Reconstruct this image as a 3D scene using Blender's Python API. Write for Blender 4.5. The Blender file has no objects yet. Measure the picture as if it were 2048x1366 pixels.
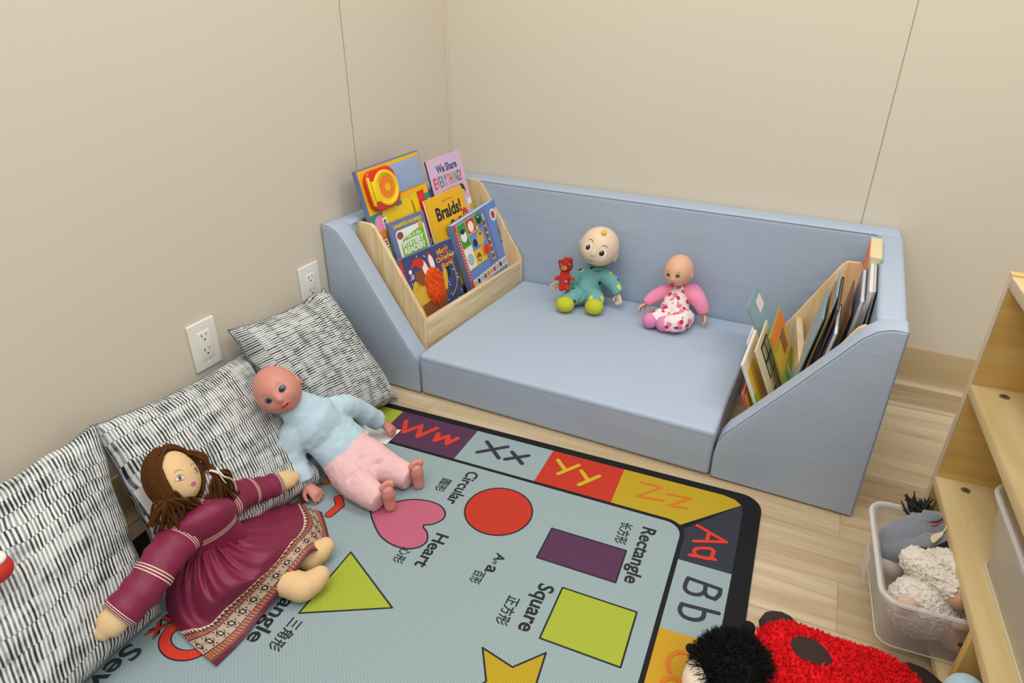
import bpy, bmesh, math, random
from mathutils import Vector, Matrix, noise
from math import sin, cos, pi, radians as rad

S = bpy.context.scene
COL = S.collection
rnd = random.Random(7)

# ------------------------------------------------------------------ camera
CAM_F, CAM_YAW, CAM_PITCH, CAM_ROLL = 1342.24, .4599, .4932, .0031
CAM_LOC = Vector((1.3093, -2.134, 1.0966))
_f = Vector((-sin(CAM_YAW)*cos(CAM_PITCH), cos(CAM_YAW)*cos(CAM_PITCH), -sin(CAM_PITCH)))
_r0 = Vector((cos(CAM_YAW), sin(CAM_YAW), 0)); _u0 = _r0.cross(_f)
_r = cos(CAM_ROLL)*_r0 + sin(CAM_ROLL)*_u0
_u = -sin(CAM_ROLL)*_r0 + cos(CAM_ROLL)*_u0
cd = bpy.data.cameras.new('camera'); cam = bpy.data.objects.new('camera', cd); COL.objects.link(cam)
cd.sensor_width = 36; cd.lens = CAM_F/2048*36; cd.clip_start = .01
cam.matrix_world = Matrix(((_r.x, _u.x, -_f.x, CAM_LOC.x), (_r.y, _u.y, -_f.y, CAM_LOC.y), (_r.z, _u.z, -_f.z, CAM_LOC.z), (0, 0, 0, 1)))
S.camera = cam

def at(px, py, x=None, y=None, z=None):
    """world point seen at a pixel of the 2048x1366 photo on the plane x=, y= or z="""
    d = _f*CAM_F + _r*(px-1024) - _u*(py-683)
    k = (x-CAM_LOC.x)/d.x if x is not None else (y-CAM_LOC.y)/d.y if y is not None else (z-CAM_LOC.z)/d.z
    return CAM_LOC + d*k

# ------------------------------------------------------------------ light
S.view_settings.view_transform = 'Standard'; S.view_settings.look = 'None'
S.view_settings.gamma = 1; S.view_settings.use_curve_mapping = False
S.view_settings.exposure = 0.10
w = bpy.data.worlds.new('world'); S.world = w; w.use_nodes = True
w.node_tree.nodes['Background'].inputs[0].default_value = (.88, .95, 1, 1)
w.node_tree.nodes['Background'].inputs[1].default_value = .33
def panel_light(x, y, sx, sy, e):
    l = bpy.data.lights.new('ceiling_panel_light', 'AREA'); l.shape = 'RECTANGLE'; l.size = sx; l.size_y = sy; l.energy = e
    l.color = (1, .975, .935)
    o = bpy.data.objects.new('ceiling_panel_light', l); COL.objects.link(o); o.location = (x, y, 2.45)
for _x in (.75, 2.35):
    for _y in (-.75, -2.05, -3.35): panel_light(_x, _y, 1.2, .6, 14.5)

# ------------------------------------------------------------------ helpers
def lin(h):
    if isinstance(h, str):
        h = h.lstrip('#'); c = [int(h[i:i+2], 16)/255 for i in (0, 2, 4)]
    else: c = [v/255 for v in h]
    return tuple(v/12.92 if v <= .04045 else ((v+.055)/1.055)**2.4 for v in c)
MATS = {}
def mat(name, col, rough=.5, bump=None, var=None, spec=.5, sheen=0, coat=0, sss=0):
    """plain procedural material; bump=(scale,strength); var=(scale,amount) gentle mottling"""
    if name in MATS: return MATS[name]
    m = bpy.data.materials.new(name); m.use_nodes = True; MATS[name] = m
    nt = m.node_tree; b = nt.nodes['Principled BSDF']
    c = lin(col); b.inputs['Base Color'].default_value = (*c, 1)
    b.inputs['Roughness'].default_value = rough; b.inputs['Specular IOR Level'].default_value = spec
    if sheen: b.inputs['Sheen Weight'].default_value = sheen
    if coat: b.inputs['Coat Weight'].default_value = coat; b.inputs['Coat Roughness'].default_value = .2
    if sss:
        b.inputs['Subsurface Weight'].default_value = sss; b.inputs['Subsurface Radius'].default_value = (.01, .004, .002)
    tc = nt.nodes.new('ShaderNodeTexCoord')
    if var:
        n = nt.nodes.new('ShaderNodeTexNoise'); n.inputs['Scale'].default_value = var[0]; n.inputs['Detail'].default_value = 4
        nt.links.new(tc.outputs['Object'], n.inputs['Vector'])
        mx = nt.nodes.new('ShaderNodeMix'); mx.data_type = 'RGBA'
        mx.inputs['A'].default_value = (*[v*(1-var[1]) for v in c], 1); mx.inputs['B'].default_value = (*[min(1, v*(1+var[1])) for v in c], 1)
        nt.links.new(n.outputs['Fac'], mx.inputs['Factor']); nt.links.new(mx.outputs['Result'], b.inputs['Base Color'])
    if bump:
        n = nt.nodes.new('ShaderNodeTexNoise'); n.inputs['Scale'].default_value = bump[0]; n.inputs['Detail'].default_value = 3
        nt.links.new(tc.outputs['Object'], n.inputs['Vector'])
        bp = nt.nodes.new('ShaderNodeBump'); bp.inputs['Strength'].default_value = bump[1]; bp.inputs['Distance'].default_value = .002
        nt.links.new(n.outputs['Fac'], bp.inputs['Height']); nt.links.new(bp.outputs['Normal'], b.inputs['Normal'])
    return m

class MB:
    """collects shapes and links them as ONE mesh object"""
    def __init__(s): s.v = []; s.f = []; s.m = []; s.uv = []; s.mats = []; s.sm = []
    def mi(s, m):
        if m not in s.mats: s.mats.append(m)
        return s.mats.index(m)
    def add(s, vs, fs, m, M=None, uv=None, smooth=True):
        o = len(s.v)
        s.v += [tuple(M @ Vector(p)) if M is not None else tuple(p) for p in vs]
        s.uv += list(uv) if uv else [(0, 0)]*len(vs)
        i = s.mi(m)
        s.f += [tuple(o+k for k in f) for f in fs]; s.m += [i]*len(fs); s.sm += [smooth]*len(fs)
        return s
    def build(s, name, parent=None, loc=None, rot=None, sharp=35):
        me = bpy.data.meshes.new(name); me.from_pydata(s.v, [], s.f)
        for m in s.mats: me.materials.append(m)
        me.polygons.foreach_set('material_index', s.m); me.polygons.foreach_set('use_smooth', s.sm)
        ul = me.uv_layers.new(name='UVMap')
        li = [0]*len(me.loops); me.loops.foreach_get('vertex_index', li)
        ul.data.foreach_set('uv', [c for k in li for c in s.uv[k]])
        me.update(); me.validate()
        if sharp: me.set_sharp_from_angle(angle=rad(sharp))
        o = bpy.data.objects.new(name, me); COL.objects.link(o)
        if parent is not None: o.parent = parent
        if loc is not None: o.location = loc
        if rot is not None: o.rotation_euler = rot
        return o
    # --- solids
    def bm(s, b, m, M=None, smooth=True):
        b.verts.ensure_lookup_table(); b.verts.index_update()
        s.add([v.co[:] for v in b.verts], [[v.index for v in f.verts] for f in b.faces], m, M, smooth=smooth); b.free(); return s
    def box(s, lo, hi, m, bev=.003, seg=2, M=None):
        b = bmesh.new(); bmesh.ops.create_cube(b, size=1)
        for v in b.verts: v.co = Vector([(lo[i]+hi[i])/2 + v.co[i]*(hi[i]-lo[i]) for i in range(3)])
        if bev: bmesh.ops.bevel(b, geom=b.edges[:], offset=min(bev, .49*min(abs(hi[i]-lo[i]) for i in range(3))), segments=seg, profile=.6, affect='EDGES')
        return s.bm(b, m, M)
    def prism(s, prof, axis, a, c, m, bev=.003, seg=2, M=None):
        """polygon prof in the two other axes, extruded along axis from a to c"""
        b = bmesh.new()
        def P(p, t): return {'x': (t, p[0], p[1]), 'y': (p[0], t, p[1]), 'z': (p[0], p[1], t)}[axis]
        lo = [b.verts.new(P(p, a)) for p in prof]; hi = [b.verts.new(P(p, c)) for p in prof]; n = len(prof)
        b.faces.new(lo); b.faces.new(hi[::-1])
        for i in range(n): b.faces.new((lo[i], hi[i], hi[(i+1) % n], lo[(i+1) % n]))
        bmesh.ops.recalc_face_normals(b, faces=b.faces[:])
        if bev:
            ed = [e for e in b.edges if len(e.link_faces) == 2 and e.calc_face_angle(0) > rad(25)]
            bmesh.ops.bevel(b, geom=ed, offset=bev, segments=seg, profile=.6, affect='EDGES')
        return s.bm(b, m, M)
    def ball(s, c, r, m, M=None, nu=24, nv=14, fn=None):
        r = (r, r, r) if not hasattr(r, '__len__') else r
        vs = [(0, 0, 1)]; fs = []
        for j in range(1, nv):
            t = pi*j/nv
            vs += [(sin(t)*cos(2*pi*i/nu), sin(t)*sin(2*pi*i/nu), cos(t)) for i in range(nu)]
        vs.append((0, 0, -1))
        for i in range(nu): fs.append((0, 1+i, 1+(i+1) % nu))
        for j in range(nv-2):
            for i in range(nu):
                a = 1+j*nu+i; b = 1+j*nu+(i+1) % nu; fs.append((a, a+nu, b+nu, b))
        L = len(vs)-1
        for i in range(nu): fs.append((L, 1+(nv-2)*nu+(i+1) % nu, 1+(nv-2)*nu+i))
        out = []
        for p in vs:
            k = fn(Vector(p)) if fn else 1
            out.append((c[0]+p[0]*r[0]*k, c[1]+p[1]*r[1]*k, c[2]+p[2]*r[2]*k))
        return s.add(out, fs, m, M)
    def tube(s, pts, rs, m, n=12, cap=True, M=None, flat=1., up=None, uv=False, c0=.9, c1=.9):
        """sweep along pts (Vectors); rs = radius or list; flat = second-axis factor; rounded ends"""
        pts = [Vector(p) for p in pts]; N = len(pts)
        rs = list(rs) if hasattr(rs, '__len__') else [rs]*N
        fl = list(flat) if hasattr(flat, '__len__') else [flat]*N
        tan = [(pts[min(i+1, N-1)]-pts[max(i-1, 0)]).normalized() for i in range(N)]
        ref = Vector(up) if up is not None else (Vector((0, 0, 1)) if abs(tan[0].z) < .9 else Vector((1, 0, 0)))
        a = (ref - tan[0]*ref.dot(tan[0])).normalized()
        rings = []; cur = a
        for i in range(N):
            cur = (cur - tan[i]*cur.dot(tan[i])).normalized(); b = tan[i].cross(cur)
            rings.append((pts[i], cur.copy(), b, rs[i], fl[i], tan[i]))
        seq = []
        if cap:
            p, a_, b_, r, f_, t = rings[0]
            for k in (80, 55, 28): seq.append((p - t*r*sin(rad(k))*c0, a_, b_, r*cos(rad(k)), f_))
        seq += [(p, a_, b_, r, f_) for p, a_, b_, r, f_, t in rings]
        if cap:
            p, a_, b_, r, f_, t = rings[-1]
            for k in (28, 55, 80): seq.append((p + t*r*sin(rad(k))*c1, a_, b_, r*cos(rad(k)), f_))
        vs = []; fs = []; us = []
        for j, (p, a_, b_, r, f_) in enumerate(seq):
            for i in range(n):
                q = 2*pi*i/n; vs.append(p + b_*(cos(q)*r) + a_*(sin(q)*r*f_)); us.append((i/n, j/(len(seq)-1)))
        for j in range(len(seq)-1):
            for i in range(n):
                fs.append((j*n+i, j*n+(i+1) % n, (j+1)*n+(i+1) % n, (j+1)*n+i))
        if cap: fs.append(tuple(range(n))[::-1]); fs.append(tuple((len(seq)-1)*n+i for i in range(n)))
        return s.add(vs, fs, m, M, uv=us)
    # --- flat prints, in the xy plane of M at height z
    def poly(s, pts, z, m, M=None):
        return s.add([(p[0], p[1], z) for p in pts], [tuple(range(len(pts)))], m, M, smooth=False)
    def rect(s, x0, y0, x1, y1, z, m, M=None): return s.poly([(x0, y0), (x1, y0), (x1, y1), (x0, y1)], z, m, M)
    def disc(s, x, y, rx, ry, z, m, M=None, n=32, a=0):
        return s.poly([(x+rx*cos(2*pi*i/n)*cos(a)-ry*sin(2*pi*i/n)*sin(a), y+rx*cos(2*pi*i/n)*sin(a)+ry*sin(2*pi*i/n)*cos(a)) for i in range(n)], z, m, M)
    def stroke(s, pts, wd, z, m, M=None, closed=False):
        pts = [Vector((p[0], p[1])) for p in pts]
        if closed: pts = pts + [pts[0]]
        h = wd/2
        for i in range(len(pts)-1):
            d = pts[i+1]-pts[i]
            if d.length < 1e-7: continue
            nrm = Vector((-d.y, d.x)).normalized()*h
            s.poly([pts[i]-nrm, pts[i+1]-nrm, pts[i+1]+nrm, pts[i]+nrm], z+8e-6*i, m, M)
        for i, p in enumerate(pts): s.disc(p.x, p.y, h, h, z+8e-6*i+4e-6, m, M, n=12)
        return s
    def text(s, txt, x, y, h, z, m, M=None, w=None, bold=0, slant=0, ang=0, space=1., align='l'):
        """text whose capitals are h tall, starting at (x,y); w = total width if given"""
        vs, fs, x0, x1 = glyphs(txt, bold, space)
        kx = (w/(x1-x0)) if w else h/.72
        ky = h/.72
        off = -x0*kx - (0 if align == 'l' else (x1-x0)*kx/2)
        ca, sa = cos(ang), sin(ang)
        out = []
        for p in vs:
            a = p[0]*kx+off + slant*p[1]*ky; b = p[1]*ky
            out.append((x+a*ca-b*sa, y+a*sa+b*ca, z))
        return s.add(out, fs, m, M, smooth=False)

_G = {}
def glyphs(txt, bold=0, space=1.):
    k = (txt, bold, space)
    if k not in _G:
        c = bpy.data.curves.new('t', 'FONT'); c.body = txt; c.size = 1; c.offset = bold; c.resolution_u = 4; c.space_character = space
        o = bpy.data.objects.new('t', c); COL.objects.link(o)
        dg = bpy.context.evaluated_depsgraph_get(); me = o.evaluated_get(dg).to_mesh()
        vs = [tuple(v.co) for v in me.vertices]; fs = [tuple(p.vertices) for p in me.polygons]
        o.evaluated_get(dg).to_mesh_clear(); bpy.data.objects.remove(o); bpy.data.curves.remove(c)
        xs = [v[0] for v in vs] or [0, 1]
        _G[k] = (vs, fs, min(xs), max(xs))
    return _G[k]

def spline(pts, n=6):
    """Catmull-Rom through pts (any dimension)"""
    P = [Vector(p) for p in pts]; out = []
    for i in range(len(P)-1):
        a = P[max(i-1, 0)]; b = P[i]; c = P[i+1]; d = P[min(i+2, len(P)-1)]
        for k in range(n):
            t = k/n
            out.append(.5*((2*b)+(c-a)*t+(2*a-5*b+4*c-d)*t*t+(3*b-a-3*c+d)*t**3))
    out.append(P[-1]); return out

def blend(mb, voxel, smooth=6, fac=.5):
    """melt the overlapping shapes of mb into one continuous skin; returns (verts, faces)"""
    me = bpy.data.meshes.new('b'); me.from_pydata(mb.v, [], mb.f); me.update()
    o = bpy.data.objects.new('b', me); COL.objects.link(o)
    r = o.modifiers.new('r', 'REMESH'); r.mode = 'VOXEL'; r.voxel_size = voxel
    if smooth:
        sm = o.modifiers.new('s', 'SMOOTH'); sm.iterations = smooth; sm.factor = fac
    dg = bpy.context.evaluated_depsgraph_get(); ev = o.evaluated_get(dg); m2 = ev.to_mesh()
    vs = [tuple(v.co) for v in m2.vertices]; fs = [tuple(p.vertices) for p in m2.polygons]
    ev.to_mesh_clear(); bpy.data.objects.remove(o); bpy.data.meshes.remove(me)
    return vs, fs

def tag(o, label=None, cat=None, group=None, kind=None):
    if label: o['label'] = label
    if cat: o['category'] = cat
    if group: o['group'] = group
    if kind: o['kind'] = kind
    return o
def thing(name, label, cat, loc=(0, 0, 0), rot=(0, 0, 0), group=None):
    o = bpy.data.objects.new(name, None); COL.objects.link(o); o.location = loc; o.rotation_euler = rot; o.empty_display_size = .05
    return tag(o, label, cat, group)
def frame(o, x, y, z):
    """matrix with columns x,y,z (Vectors) at o"""
    return Matrix(((x[0], y[0], z[0], o[0]), (x[1], y[1], z[1], o[1]), (x[2], y[2], z[2], o[2]), (0, 0, 0, 1)))
def rrect(x0, y0, x1, y1, r, n=8, corners=(1, 1, 1, 1)):
    out = []
    for k, (cx, cy, a) in enumerate(((x1-r, y1-r, 0), (x0+r, y1-r, 90), (x0+r, y0+r, 180), (x1-r, y0+r, 270))):
        if corners[k]:
            out += [(cx+r*cos(rad(a+90*i/n)), cy+r*sin(rad(a+90*i/n))) for i in range(n+1)]
        else: out.append(((x1, x0, x0, x1)[k], (y1, y1, y0, y0)[k]))
    return out

# ------------------------------------------------------------------ surface materials
def nodes(name):
    m = bpy.data.materials.new(name); m.use_nodes = True; MATS[name] = m
    nt = m.node_tree; return m, nt, nt.nodes['Principled BSDF'], nt.nodes.new, nt.links.new
def ramp(nt, stops):
    r = nt.nodes.new('ShaderNodeValToRGB'); e = r.color_ramp.elements
    e[0].position, e[0].color = stops[0][0], (*lin(stops[0][1]), 1); e[1].position, e[1].color = stops[-1][0], (*lin(stops[-1][1]), 1)
    for p, c in stops[1:-1]:
        q = e.new(p); q.color = (*lin(c), 1)
    return r
def wood(name, dark, mid, light, axis='x', rough=.45, sc=1., object_space=True):
    m, nt, b, N, Lk = nodes(name)
    tc = N('ShaderNodeTexCoord'); mp = N('ShaderNodeMapping'); Lk(tc.outputs['Object'], mp.inputs[0])
    st = {'x': (1.2, 14, 14), 'y': (14, 1.2, 14), 'z': (14, 14, 1.2)}[axis]; mp.inputs['Scale'].default_value = [v*sc for v in st]
    n = N('ShaderNodeTexNoise'); n.inputs['Scale'].default_value = 3; n.inputs['Detail'].default_value = 6; n.inputs['Distortion'].default_value = .6
    Lk(mp.outputs[0], n.inputs['Vector'])
    r = ramp(nt, [(.3, dark), (.5, mid), (.72, light)]); Lk(n.outputs['Fac'], r.inputs[0]); Lk(r.outputs[0], b.inputs['Base Color'])
    b.inputs['Roughness'].default_value = rough
    n2 = N('ShaderNodeTexNoise'); n2.inputs['Scale'].default_value = 18; Lk(mp.outputs[0], n2.inputs['Vector'])
    bp = N('ShaderNodeBump'); bp.inputs['Strength'].default_value = .08; bp.inputs['Distance'].default_value = .001
    Lk(n2.outputs['Fac'], bp.inputs['Height']); Lk(bp.outputs[0], b.inputs['Normal'])
    return m
def floor_mat():
    m, nt, b, N, Lk = nodes('vinyl_plank_floor')
    tc = N('ShaderNodeTexCoord'); mp = N('ShaderNodeMapping'); Lk(tc.outputs['Object'], mp.inputs[0])
    mp.inputs['Rotation'].default_value = (0, 0, rad(-2)); mp.inputs['Location'].default_value = (.35, .05, 0)
    br = N('ShaderNodeTexBrick'); br.offset = .37; br.inputs['Scale'].default_value = 1
    br.inputs['Brick Width'].default_value = 1.1; br.inputs['Row Height'].default_value = .135
    br.inputs['Mortar Size'].default_value = .0009; br.inputs['Mortar Smooth'].default_value = .3; br.inputs['Bias'].default_value = 0
    br.inputs['Color1'].default_value = (0, 0, 0, 1); br.inputs['Color2'].default_value = (1, 1, 1, 1); br.inputs['Mortar'].default_value = (.5, .5, .5, 1)
    Lk(mp.outputs[0], br.inputs['Vector'])
    # grain: noise stretched along the plank, shifted per plank
    m2 = N('ShaderNodeMapping'); m2.inputs['Scale'].default_value = (1.1, 16, 1); Lk(mp.outputs[0], m2.inputs[0])
    ad = N('ShaderNodeVectorMath'); ad.operation = 'ADD'; Lk(m2.outputs[0], ad.inputs[0])
    sc = N('ShaderNodeVectorMath'); sc.operation = 'SCALE'; sc.inputs['Scale'].default_value = 17; Lk(br.outputs['Color'], sc.inputs[0]); Lk(sc.outputs[0], ad.inputs[1])
    n = N('ShaderNodeTexNoise'); n.inputs['Scale'].default_value = 1.6; n.inputs['Detail'].default_value = 7; n.inputs['Distortion'].default_value = 1.1; Lk(ad.outputs[0], n.inputs['Vector'])
    g = ramp(nt, [(.25, '#ab957a'), (.45, '#c2b094'), (.6, '#ccbda3'), (.8, '#d8ccb6')]); Lk(n.outputs['Fac'], g.inputs[0])
    tone = ramp(nt, [(0, '#c2ae92'), (.35, '#e6dac6'), (1, '#fffaf2')]); Lk(br.outputs['Color'], tone.inputs[0])
    mx = N('ShaderNodeMix'); mx.data_type = 'RGBA'; mx.blend_type = 'MULTIPLY'; mx.inputs['Factor'].default_value = .75
    Lk(g.outputs[0], mx.inputs['A']); Lk(tone.outputs[0], mx.inputs['B'])
    m3 = N('ShaderNodeMix'); m3.data_type = 'RGBA'; Lk(br.outputs['Fac'], m3.inputs['Factor']); Lk(mx.outputs['Result'], m3.inputs['A']); m3.inputs['B'].default_value = (*lin('#a08a6c'), 1)
    Lk(m3.outputs['Result'], b.inputs['Base Color']); b.inputs['Roughness'].default_value = .5; b.inputs['Specular IOR Level'].default_value = .35
    return m
M_FLOOR = floor_mat()
M_WALL = mat('beige_wall_panel', '#dad0bd', .55, bump=(90, .03), var=(1.5, .015), spec=.25)
M_SEAM = mat('panel_joint', '#a08e75', .7)
M_BASE = mat('vinyl_cove_base', '#c2ab83', .42)
M_CORNER = mat('corner_bead', '#e0d3bd', .45)
M_VINYL = mat('blue_grey_vinyl', '#a8b6c8', .45, bump=(160, .05), var=(3, .02), spec=.35)
M_STITCH = mat('blue_stitching', '#8492a6', .7)
M_PINE = wood('pale_pine', '#c9ab7c', '#dcc59c', '#e8d6b4', 'y')
M_PINEZ = wood('pale_pine_upright', '#cdac74', '#dfc394', '#ead3ac', 'z')
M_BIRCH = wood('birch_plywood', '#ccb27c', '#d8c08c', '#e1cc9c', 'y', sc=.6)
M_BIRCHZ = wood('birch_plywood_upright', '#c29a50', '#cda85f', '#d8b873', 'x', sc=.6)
M_PLYEDGE = mat('plywood_edge', '#c9b79c', .6, var=(40, .12))
M_WHITE = mat('white_plastic', '#ece9e2', .3)
M_SLOT = mat('socket_slot', '#3a3733', .6)
M_STEEL = mat('steel', '#9a958a', .35)
MATS['steel'].node_tree.nodes['Principled BSDF'].inputs['Metallic'].default_value = .8
M_PAPER = mat('white_paper', '#ece9e3', .7)
M_PAGES = mat('page_block', '#dcd6c9', .8, var=(300, .1))

# ------------------------------------------------------------------ room
FL = 4.2
def slab(name, lo, hi, m, **k):
    o = MB().box(lo, hi, m, 0).build(name); return tag(o, kind='structure', **k)
slab('floor', (-.1, -FL, -.05), (FL, .1, 0), M_FLOOR)
slab('wall_left', (-.1, -FL, 0), (0, .1, 2.6), M_WALL)
slab('wall_back', (0, 0, 0), (FL, .1, 2.6), M_WALL)
def cove(name, axis):
    b = MB(); prof = [(0, 0), (.022, 0), (.0215, .003), (.012, .008), (.007, .018), (.005, .035), (.0045, .118), (.003, .1235), (0, .124)]
    if axis == 'x': b.prism([(-p, z) for p, z in prof], 'x', .0, FL, M_BASE, 0)
    else: b.prism(prof, 'y', -FL, 0, M_BASE, 0)
    o = b.build(name, sharp=50); return tag(o, kind='structure')
cove('baseboard_back', 'x'); cove('baseboard_left', 'y')
slab('trim_1', (0, -.5404, .124), (.0010, -.5386, 2.6), M_SEAM)
slab('trim_2', (1.3812, -.0010, .124), (1.3829, 0, 2.6), M_SEAM)
_o = MB().box((0, -.006, .124), (.006, 0, 2.6), M_CORNER, .002).build('trim_3'); tag(_o, kind='structure')
slab('trim_4', (0, -.5385, .124), (.0008, -.5355, 2.6), M_CORNER)

def outlet(y0, z0, label):
    t = thing('wall_outlet', label, 'outlet', (0, y0, z0), group='power outlets on the left wall')
    W_, H_ = .079, .124
    b = MB().box((.0005, 0, 0), (.0065, W_, H_), M_WHITE, .003, 3); b.build('cover_plate', t)
    b = MB().box((.006, .022, .026), (.0085, W_-.022, H_-.026), M_WHITE, .001); b.build('receptacle', t)
    for zz in (.043, .081):
        b = MB()
        b.box((.0084, .0315, zz+.004), (.0089, .0335, zz+.012), M_SLOT, 0)
        b.box((.0084, .0455, zz+.005), (.0089, .0472, zz+.0115), M_SLOT, 0)
        b.tube([(.0084, .0395, zz-.0035), (.0089, .0395, zz-.0035)], .0024, M_SLOT, 10, cap=False)
        b.add([(.00895, .0395+.0024*cos(i*pi/5), zz-.0035+.0024*sin(i*pi/5)) for i in range(10)], [tuple(range(10))], M_SLOT)
        b.build('socket', t)
    for zz in (.013, H_-.013):
        MB().ball((.0066, W_/2, zz), (.0012, .003, .003), M_WHITE, nu=12, nv=8).build('screw', t)
outlet(-1.2207, .2537, 'white double power outlet on the left wall between two cushions')
outlet(-.8428, .2637, 'white power outlet half hidden behind the cushion beside the blue sofa')

# ------------------------------------------------------------------ foam nook
SW, SD, SH, SM = 1.4916, .7279, .482, .136
nook = thing('foam_nook_sofa', 'blue-grey vinyl foam nook with a back and two sloping ends in the corner', 'sofa', (0, 0, 0))
g = .003
def creased_vinyl():
    # long soft creases of stretched vinyl on top of the fine grain
    nt = M_VINYL.node_tree; b = nt.nodes['Principled BSDF']; old = [n for n in nt.nodes if n.type == 'BUMP'][0]
    tc = [n for n in nt.nodes if n.type == 'TEX_COORD'][0]; N = nt.nodes.new; Lk = nt.links.new
    mp = N('ShaderNodeMapping'); mp.inputs['Scale'].default_value = (4, 7, 9); mp.inputs['Rotation'].default_value = (.3, .5, .6); Lk(tc.outputs['Object'], mp.inputs[0])
    n = N('ShaderNodeTexNoise'); n.inputs['Scale'].default_value = 1.6; n.inputs['Detail'].default_value = 2; n.inputs['Distortion'].default_value = .8; Lk(mp.outputs[0], n.inputs['Vector'])
    bp = N('ShaderNodeBump'); bp.inputs['Strength'].default_value = .16; bp.inputs['Distance'].default_value = .012
    Lk(n.outputs['Fac'], bp.inputs['Height']); Lk(old.outputs['Normal'], bp.inputs['Normal']); Lk(bp.outputs['Normal'], b.inputs['Normal'])
creased_vinyl()
b = MB().box((g, -.082, g), (SW-.002, -g, SH), M_VINYL, .018, 4); b.build('back_panel', nook)
b = MB().box((g, -SD+.06, g), (.062, -.078, SH), M_VINYL, .014, 4); b.build('end_panel', nook)
b = MB().box((SW-.058, -SD+.06, g), (SW, -.078, SH), M_VINYL, .014, 4); b.build('end_panel', nook)
LP = [(g, g), (.306, g), (.306, .08), (.302, .104), (.293, .122), (.268, .155), (.209, .243), (.151, .332), (.098, .414), (.075, .449), (.056, .470), (.030, .482), (g, .484)]
RP = [(SW, g), (SW, .484), (1.462, .483), (1.437, .474), (1.413, .452), (1.376, .400), (1.313, .312), (1.240, .214), (1.205, .167), (1.186, .143), (1.171, .112), (1.166, .075), (1.167, g)]
for P_ in (LP, RP):
    b = MB().prism(P_, 'y', -SD, -SD+.064, M_VINYL, .006, 3); wing = b.build('end_wing', nook, sharp=60)
    top = [p for p in P_ if not (p[1] <= g and False)]
    pth = [Vector((x, -SD+.0015, z)) for x, z in P_[1:]] if P_ is LP else [Vector((x, -SD+.0015, z)) for x, z in P_]
    inn = [(p if True else p) for p in pth]
    b = MB().tube(inn, .0009, M_STITCH, 6, cap=False); b.build('seam', wing)
b = MB()
b.tube([(.07, -.0815, SH-.006), (SW-.062, -.0815, SH-.006)], .0010, M_STITCH, 6, cap=False)
b.tube([(SW-.0575, -.085, SH-.008), (SW-.0575, -SD+.07, SH-.008)], .0010, M_STITCH, 6, cap=False)
b.tube([(.0625, -.085, SH-.008), (.0625, -SD+.07, SH-.008)], .0010, M_STITCH, 6, cap=False)
b.build('seam', nook)
# seat mat: a grid box with a slightly crowned top and soft edges
seat = thing('seat_mat', 'flat blue-grey vinyl seat mat lying between the two book displays', 'mat')
b = MB().prism([(.309, -SD), (1.163, -SD), (1.163, -.086), (.341, -.086), (.309, -.66)], 'z', g, SM, M_VINYL, .013, 4); b.build('mat_body', seat)
b = MB(); b.tube([(.312, -SD+.0005, SM-.013), (1.16, -SD+.0005, SM-.013)], .0012, M_STITCH, 6, cap=False); b.build('seam', seat)
# ------------------------------------------------------------------ alphabet play mat
TH = .058
MM = Matrix.Translation((1.30, -.757, 0)) @ Matrix.Rotation(TH, 4, 'Z')
def mat_fabric(name, hexc):
    m, nt, b, N, Lk = nodes(name)
    tc = N('ShaderNodeTexCoord'); mp = N('ShaderNodeMapping'); Lk(tc.outputs['Object'], mp.inputs[0])
    mp.inputs['Rotation'].default_value = (0, 0, rad(0)); mp.inputs['Scale'].default_value = (1, 1, 1)
    w1 = N('ShaderNodeTexWave'); w1.inputs['Scale'].default_value = 75; w1.bands_direction = 'DIAGONAL'; Lk(mp.outputs[0], w1.inputs['Vector'])
    w2 = N('ShaderNodeTexWave'); w2.inputs['Scale'].default_value = 75; w2.bands_direction = 'X'; Lk(mp.outputs[0], w2.inputs['Vector'])
    ad = N('ShaderNodeMath'); ad.operation = 'MULTIPLY'; Lk(w1.outputs['Fac'], ad.inputs[0]); Lk(w2.outputs['Fac'], ad.inputs[1])
    c = lin(hexc)
    mx = N('ShaderNodeMix'); mx.data_type = 'RGBA'; mx.inputs['A'].default_value = (*[v*.86 for v in c], 1); mx.inputs['B'].default_value = (*[min(1, v*1.1) for v in c], 1)
    Lk(ad.outputs[0], mx.inputs['Factor']); Lk(mx.outputs['Result'], b.inputs['Base Color'])
    bp = N('ShaderNodeBump'); bp.inputs['Strength'].default_value = .15; bp.inputs['Distance'].default_value = .0008
    Lk(ad.outputs[0], bp.inputs['Height']); Lk(bp.outputs[0], b.inputs['Normal']); b.inputs['Roughness'].default_value = .75; b.inputs['Specular IOR Level'].default_value = .25
    return m
CM = {k: mat_fabric('mat_print_'+k, h) for k, h in dict(blue='#92a4a7', red='#bb3421', yellow='#b4981e', gold='#c09420', purple='#54324f', navy='#31343f', lime='#a1ad37', pink='#b95f78', black='#26272c', orange='#cc7426', letter_red='#d23a2a', letter_yellow='#c8a724').items()}
M_MATEDGE = mat('mat_black_binding', '#18181c', .7, spec=.2)
mb = MB()
A0, B0 = -1.27, -1.75
mb.prism(rrect(A0, B0, 0, 0, .05), 'z', 0, .0055, M_MATEDGE, .0015, 2, M=MM)
z = .0056
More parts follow.
